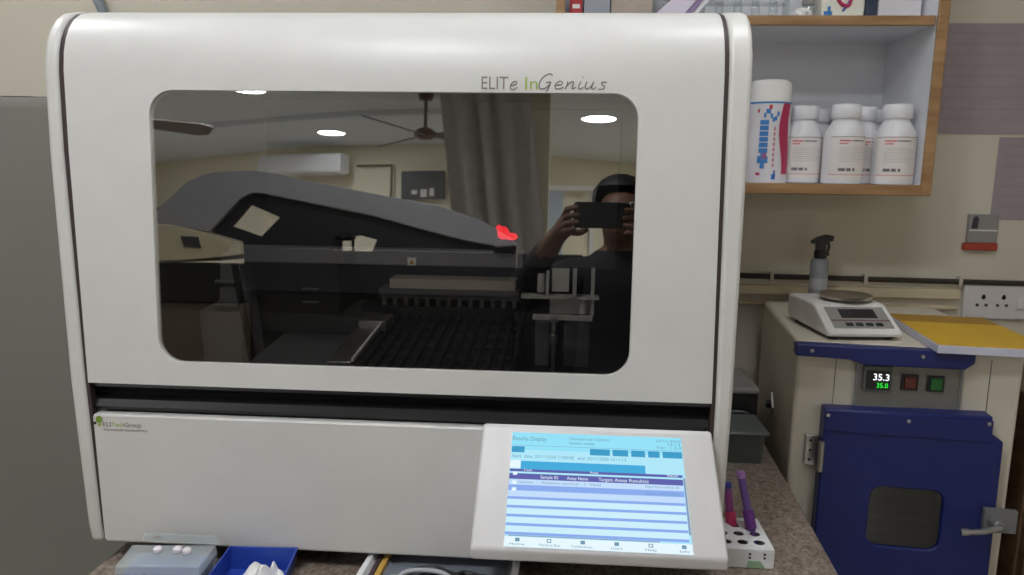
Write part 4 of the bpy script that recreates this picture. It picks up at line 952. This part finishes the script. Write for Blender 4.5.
# second instrument on a bench behind the photographer
bn = thing('side_bench', 'bench behind the photographer carrying the grey hooded instrument', 'bench', (-0.75, -1.90, FZ))
MB().box((-1.75, -2.25, 0.76), (0.27, -1.60, 0.80)).build('bench_top', mat('bench_top_grey', (110, 104, 98), 0.5), bn, bevel=0.004)
for x_ in (-1.70, 0.20):
    for y_ in (-2.20, -1.66): MB().box((x_, y_, FZ), (x_ + 0.05, y_ + 0.05, 0.76)).build('leg', DARKGREY, bn)
si = thing('hooded_instrument', 'grey hooded instrument with a dark open side reflected in the window', 'lab instrument', (-0.75, -1.85, 0.80))
outer_ = [(-1.450, 1.358), (-1.392, 1.379), (-1.255, 1.506), (-1.190, 1.536), (-1.138, 1.547), (-1.003, 1.555), (-0.900, 1.543), (-0.810, 1.522), (-0.581, 1.483), (-0.279, 1.432), (-0.129, 1.383), (-0.020, 1.322), (0.010, 1.290)]
inner_ = [(-0.060, 1.285), (-0.200, 1.310), (-0.352, 1.346), (-0.542, 1.394), (-0.809, 1.442), (-0.960, 1.468), (-1.000, 1.469), (-1.041, 1.449), (-1.164, 1.319), (-1.240, 1.334), (-1.320, 1.345), (-1.450, 1.352)]
MB().prism(outer_ + inner_, 'y', -1.785, -1.70).build('hood', HOOD, si, bevel=0.006)
m = MB(); m.plate_hole([(0.005, 1.288), (-0.060, 1.284), (-0.200, 1.309), (-0.352, 1.345), (-0.542, 1.393), (-0.809, 1.441), (-0.960, 1.467), (-1.000, 1.468), (-1.040, 1.448), (-1.163, 1.318), (-1.040, 1.285), (-1.030, 1.10), (0.005, 1.10)],
     [[(-1.086, 1.343), (-0.970, 1.306), (-0.897, 1.380), (-1.013, 1.427)], [(-0.690, 1.258), (-0.640, 1.310), (-0.585, 1.318), (-0.521, 1.302), (-0.540, 1.258)]], 'y', -1.742, -1.722)
m.build('dark_frame', mat('frame_black', (34, 35, 42), 0.5), si)
m = MB(); m.box((-0.672, -1.715, 1.20), (-0.650, -1.70, 1.30)); m.lathe([(0.030, 0), (0.045, 0.012), (0.02, 0.03), (0, 0.03)], (-0.640, -1.70, 1.296), 20); m.box((-0.612, -1.71, 1.20), (-0.604, -1.70, 1.30))
m.build('lamp_arm', BLACK, si)
MB().prism([(-1.450, 1.345), (-1.320, 1.340), (-1.240, 1.329), (-1.166, 1.314), (-1.042, 1.280), (-1.035, 1.235), (-1.130, 1.222), (-1.260, 1.208), (-1.450, 1.198)], 'y', -2.05, -1.695).build('cream_casing', mat('casing_cream', (216, 204, 172), 0.5), si, bevel=0.004)
MB().prism([(-1.272, 1.301), (-1.203, 1.299), (-1.191, 1.257), (-1.256, 1.261)], 'y', -1.6945, -1.690).build('grip_plate', mat('grip_dark', (70, 70, 74), 0.5), si)
m = MB(); m.box((-1.45, -2.05, 1.05), (-1.04, -1.70, 1.197)); m.box((-1.028, -2.05, 0.8005), (0.0, -1.78, 1.098)); m.box((0.012, -2.05, 0.8005), (0.255, -1.70, 1.262)); m.build('black_base', BLACK, si, bevel=0.005)
MB().box((-1.45, -2.05, 0.8005), (-1.04, -1.72, 1.048)).build('beige_base', mat('base_beige', (112, 100, 84), 0.6), si, bevel=0.005)

# ================================================================== THE PHOTOGRAPHER
def skin_graph(nodes, edges, root, levels=2):
    me = bpy.data.meshes.new('g'); me.from_pydata([n[0] for n in nodes], edges, []); ob = bpy.data.objects.new('g', me); C.objects.link(ob)
    sk = ob.modifiers.new('s', 'SKIN'); sk.branch_smoothing = 0.4
    for i, n in enumerate(nodes):
        d = me.skin_vertices[0].data[i]; d.radius = n[1] if isinstance(n[1], tuple) else (n[1], n[1]); d.use_root = (i == root)
    su = ob.modifiers.new('u', 'SUBSURF'); su.levels = levels; su.render_levels = levels
    bpy.context.view_layer.update()
    out = bpy.data.meshes.new_from_object(ob.evaluated_get(bpy.context.evaluated_depsgraph_get()))
    bpy.data.objects.remove(ob); bpy.data.meshes.remove(me)
    return out
PX, PY = 0.350, -1.33
ps = thing('person', 'person in dark clothes holding up a phone, reflected in the window', 'person', (PX, PY - 0.03, FZ))
N_, E_ = [], []
def nd(p, r): N_.append((p, r)); return len(N_) - 1
def ln(*ids):
    for a, b_ in zip(ids, ids[1:]): E_.append((a, b_))
pel = nd((PX, PY, 0.80), (0.150, 0.105)); wst = nd((PX, PY + 0.005, 0.95), (0.135, 0.095)); chs = nd((PX, PY + 0.01, 1.10), (0.155, 0.105)); col = nd((PX, PY + 0.01, 1.215), (0.10, 0.075)); nek = nd((PX + 0.002, PY + 0.025, 1.285), 0.048)
h1 = nd((PX + 0.003, PY + 0.045, 1.335), (0.060, 0.066)); h2 = nd((PX + 0.003, PY + 0.05, 1.40), (0.072, 0.088)); h3 = nd((PX + 0.003, PY + 0.045, 1.462), (0.058, 0.070))
ln(pel, wst, chs, col, nek, h1, h2, h3)
for sx, hand, elb in ((-1, (0.188, -1.055, 1.352), (0.020, -1.29, 1.105)), (1, (0.372, -1.055, 1.345), (0.585, -1.28, 1.09))):
    sh1 = nd((PX + sx * 0.165, PY + 0.01, 1.185), 0.068); el = nd(elb, 0.058); fm = nd(tuple((Vector(elb) * 0.45 + Vector(hand) * 0.55)), 0.042)
    wv = Vector(hand) + (Vector(elb) - Vector(hand)).normalized() * 0.055; wr = nd(tuple(wv), 0.029); pm_ = nd(hand, (0.034, 0.022))
    ln(col, sh1, el, fm, wr, pm_)
    hv = Vector(hand); inw = Vector((-sx, 0, 0))
    for k in range(4):
        z = 0.030 - 0.020 * k; L = (0.9, 1.0, 0.95, 0.78)[k]
        base = nd(tuple(hv + Vector((0, 0.018, z * 0.9))), 0.0105); a_ = nd(tuple(hv + Vector((sx * 0.004, 0.036, z)) ), 0.0095)
        b_ = nd(tuple(hv + Vector((-sx * 0.016 * L, 0.0415, z + 0.004))), 0.0085); c_ = nd(tuple(hv + Vector((-sx * 0.034 * L, 0.0400, z + 0.006))), 0.0075)
        ln(pm_, base, a_, b_, c_)
    t0 = nd(tuple(hv + Vector((-sx * 0.012, -0.004, -0.030))), 0.0125); t1 = nd(tuple(hv + Vector((-sx * 0.036, 0.012, -0.034))), 0.0105); t2 = nd(tuple(hv + Vector((-sx * 0.058, 0.022, -0.020))), 0.0085)
    ln(pm_, t0, t1, t2)
    hp = nd((PX + sx * 0.092, PY, 0.74), 0.088); kn = nd((PX + sx * 0.100, PY + 0.02, 0.38), 0.062); cf = nd((PX + sx * 0.102, PY - 0.005, 0.22), 0.054); ak = nd((PX + sx * 0.105, PY - 0.02, 0.0), 0.042); he = nd((PX + sx * 0.106, PY - 0.02, FZ + 0.045), 0.044); to = nd((PX + sx * 0.118, PY + 0.13, FZ + 0.036), (0.042, 0.032))
    ln(pel, hp, kn, cf, ak, he, to)
bm_me = skin_graph(N_, E_, pel)
for v in bm_me.vertices:      # nose, brow and chin on the face side (+y)
    d = v.co - Vector((PX + 0.003, PY + 0.05, 1.40))
    if v.co.y > PY + 0.07 and v.co.z > 1.30:
        v.co.y += 0.020 * math.exp(-((d.x / 0.013) ** 2 + ((d.z + 0.012) / 0.022) ** 2)) + 0.008 * math.exp(-((d.x / 0.03) ** 2 + ((d.z + 0.085) / 0.02) ** 2)) - 0.006 * (math.exp(-(((abs(d.x) - 0.03) / 0.014) ** 2 + ((d.z - 0.012) / 0.012) ** 2)))
for mm_ in (CLOTH, SKIN): bm_me.materials.append(mm_)
for p in bm_me.polygons:
    c = p.center; p.use_smooth = True
    hand_ = c.y > -1.115 and c.z > 1.25
    p.material_index = 1 if (hand_ or (c.z > 1.275 and abs(c.x - PX) < 0.12)) else 0
body = bpy.data.objects.new('body', bm_me); C.objects.link(body)
Wm = world_matrix(ps).inverted(); bm_me.transform(Wm); body.parent = ps
hr = MB(); g = bmesh.new(); bmesh.ops.create_uvsphere(g, u_segments=28, v_segments=18, radius=1)
for v in g.verts:
    x, y, z = v.co; k = 1 + 0.03 * math.sin(14 * x + 5 * z) * math.cos(11 * y)
    back = 0.010 if y < 0.2 else -0.004
    v.co = Vector((PX + 0.003 + x * 0.088 * k, PY + 0.032 + y * (0.098 if y < 0 else 0.082) * k, 1.432 + z * (0.082 if z > 0 else 0.095) * k))
cut = [v for v in g.verts if v.co.y > PY + 0.075 and v.co.z < 1.462]
bmesh.ops.delete(g, geom=cut, context='VERTS')
hr.add(g); hr.build('hair', HAIR, ps)
for sx in (-1, 1):
    MB().sphere((PX + 0.003 + sx * 0.030, PY + 0.124, 1.412), 0.011, 12).build('eye', mat('eye_white', (150, 142, 134), 0.35), ps)
    MB().sphere((PX + 0.003 + sx * 0.030, PY + 0.1325, 1.412), 0.0055, 10, (1, 0.6, 1)).build('iris', HAIR, ps)
    MB().sphere((PX + 0.003 + sx * 0.083, PY + 0.045, 1.400), 0.028, 14, (0.32, 0.6, 1)).build('ear', SKIN, ps)
m = MB(); m.tube([(PX - 0.020, PY + 0.128, 1.350), (PX + 0.003, PY + 0.134, 1.348), (PX + 0.026, PY + 0.128, 1.350)], 0.005, n=8); m.build('mouth', mat('lips', (120, 66, 58), 0.4), ps)
ph = thing('smartphone', 'black phone held sideways by the photographer, reflected in the window', 'phone', (0.281, -1.012, 1.325))
MB().prism(rrect(0.204, 1.331, 0.358, 1.403, 0.009, 5), 'y', -1.0195, -1.0115).build('phone_body', BLACK, ph, bevel=0.001)
MB().prism(rrect(0.208, 1.376, 0.230, 1.399, 0.004, 4), 'y', -1.0113, -1.0098).build('camera_bump', SEAM, ph)
MB().prism(rrect(0.207, 1.334, 0.355, 1.400, 0.006, 4), 'y', -1.0205, -1.0198).build('phone_screen', mat('phone_glass', (20, 22, 26), 0.1), ph)

# ================================================================== WORLD, CAMERA, VIEW
w = bpy.data.worlds.new('room_air'); bpy.context.scene.world = w; w.use_nodes = True
w.node_tree.nodes['Background'].inputs[0].default_value = (0.9, 0.95, 1.0, 1); w.node_tree.nodes['Background'].inputs[1].default_value = 0.02
YAW, PIT, ROL = math.radians(3.7), math.radians(9.4), math.radians(0.8)
fw = Vector((-math.sin(YAW) * math.cos(PIT), math.cos(YAW) * math.cos(PIT), -math.sin(PIT)))
r0 = Vector((math.cos(YAW), math.sin(YAW), 0)); u0 = r0.cross(fw)
rt = math.cos(ROL) * r0 + math.sin(ROL) * u0; up = math.cos(ROL) * u0 - math.sin(ROL) * r0
cd = bpy.data.cameras.new('camera'); cam = bpy.data.objects.new('camera', cd); C.objects.link(cam)
cd.sensor_fit = 'HORIZONTAL'; cd.sensor_width = 36.0; cd.lens = 740.0 / 1024.0 * 36.0; cd.clip_start = 0.02
cd.dof.use_dof = True; cd.dof.focus_distance = 1.02; cd.dof.aperture_fstop = 9.0
M = Matrix((rt, up, -fw)).transposed().to_4x4(); M.translation = Vector((0.17, -1.0, 1.37)); cam.matrix_world = M
sc_ = bpy.context.scene; sc_.camera = cam
sc_.view_settings.view_transform = 'Standard'; sc_.view_settings.look = 'None'; sc_.view_settings.gamma = 1.0; sc_.view_settings.use_curve_mapping = False
sc_.view_settings.exposure = 0.0
sc_.cycles.use_denoising = True
sc_.cycles.max_bounces = 8; sc_.cycles.diffuse_bounces = 5; sc_.cycles.transparent_max_bounces = 12; sc_.cycles.sample_clamp_indirect = 6
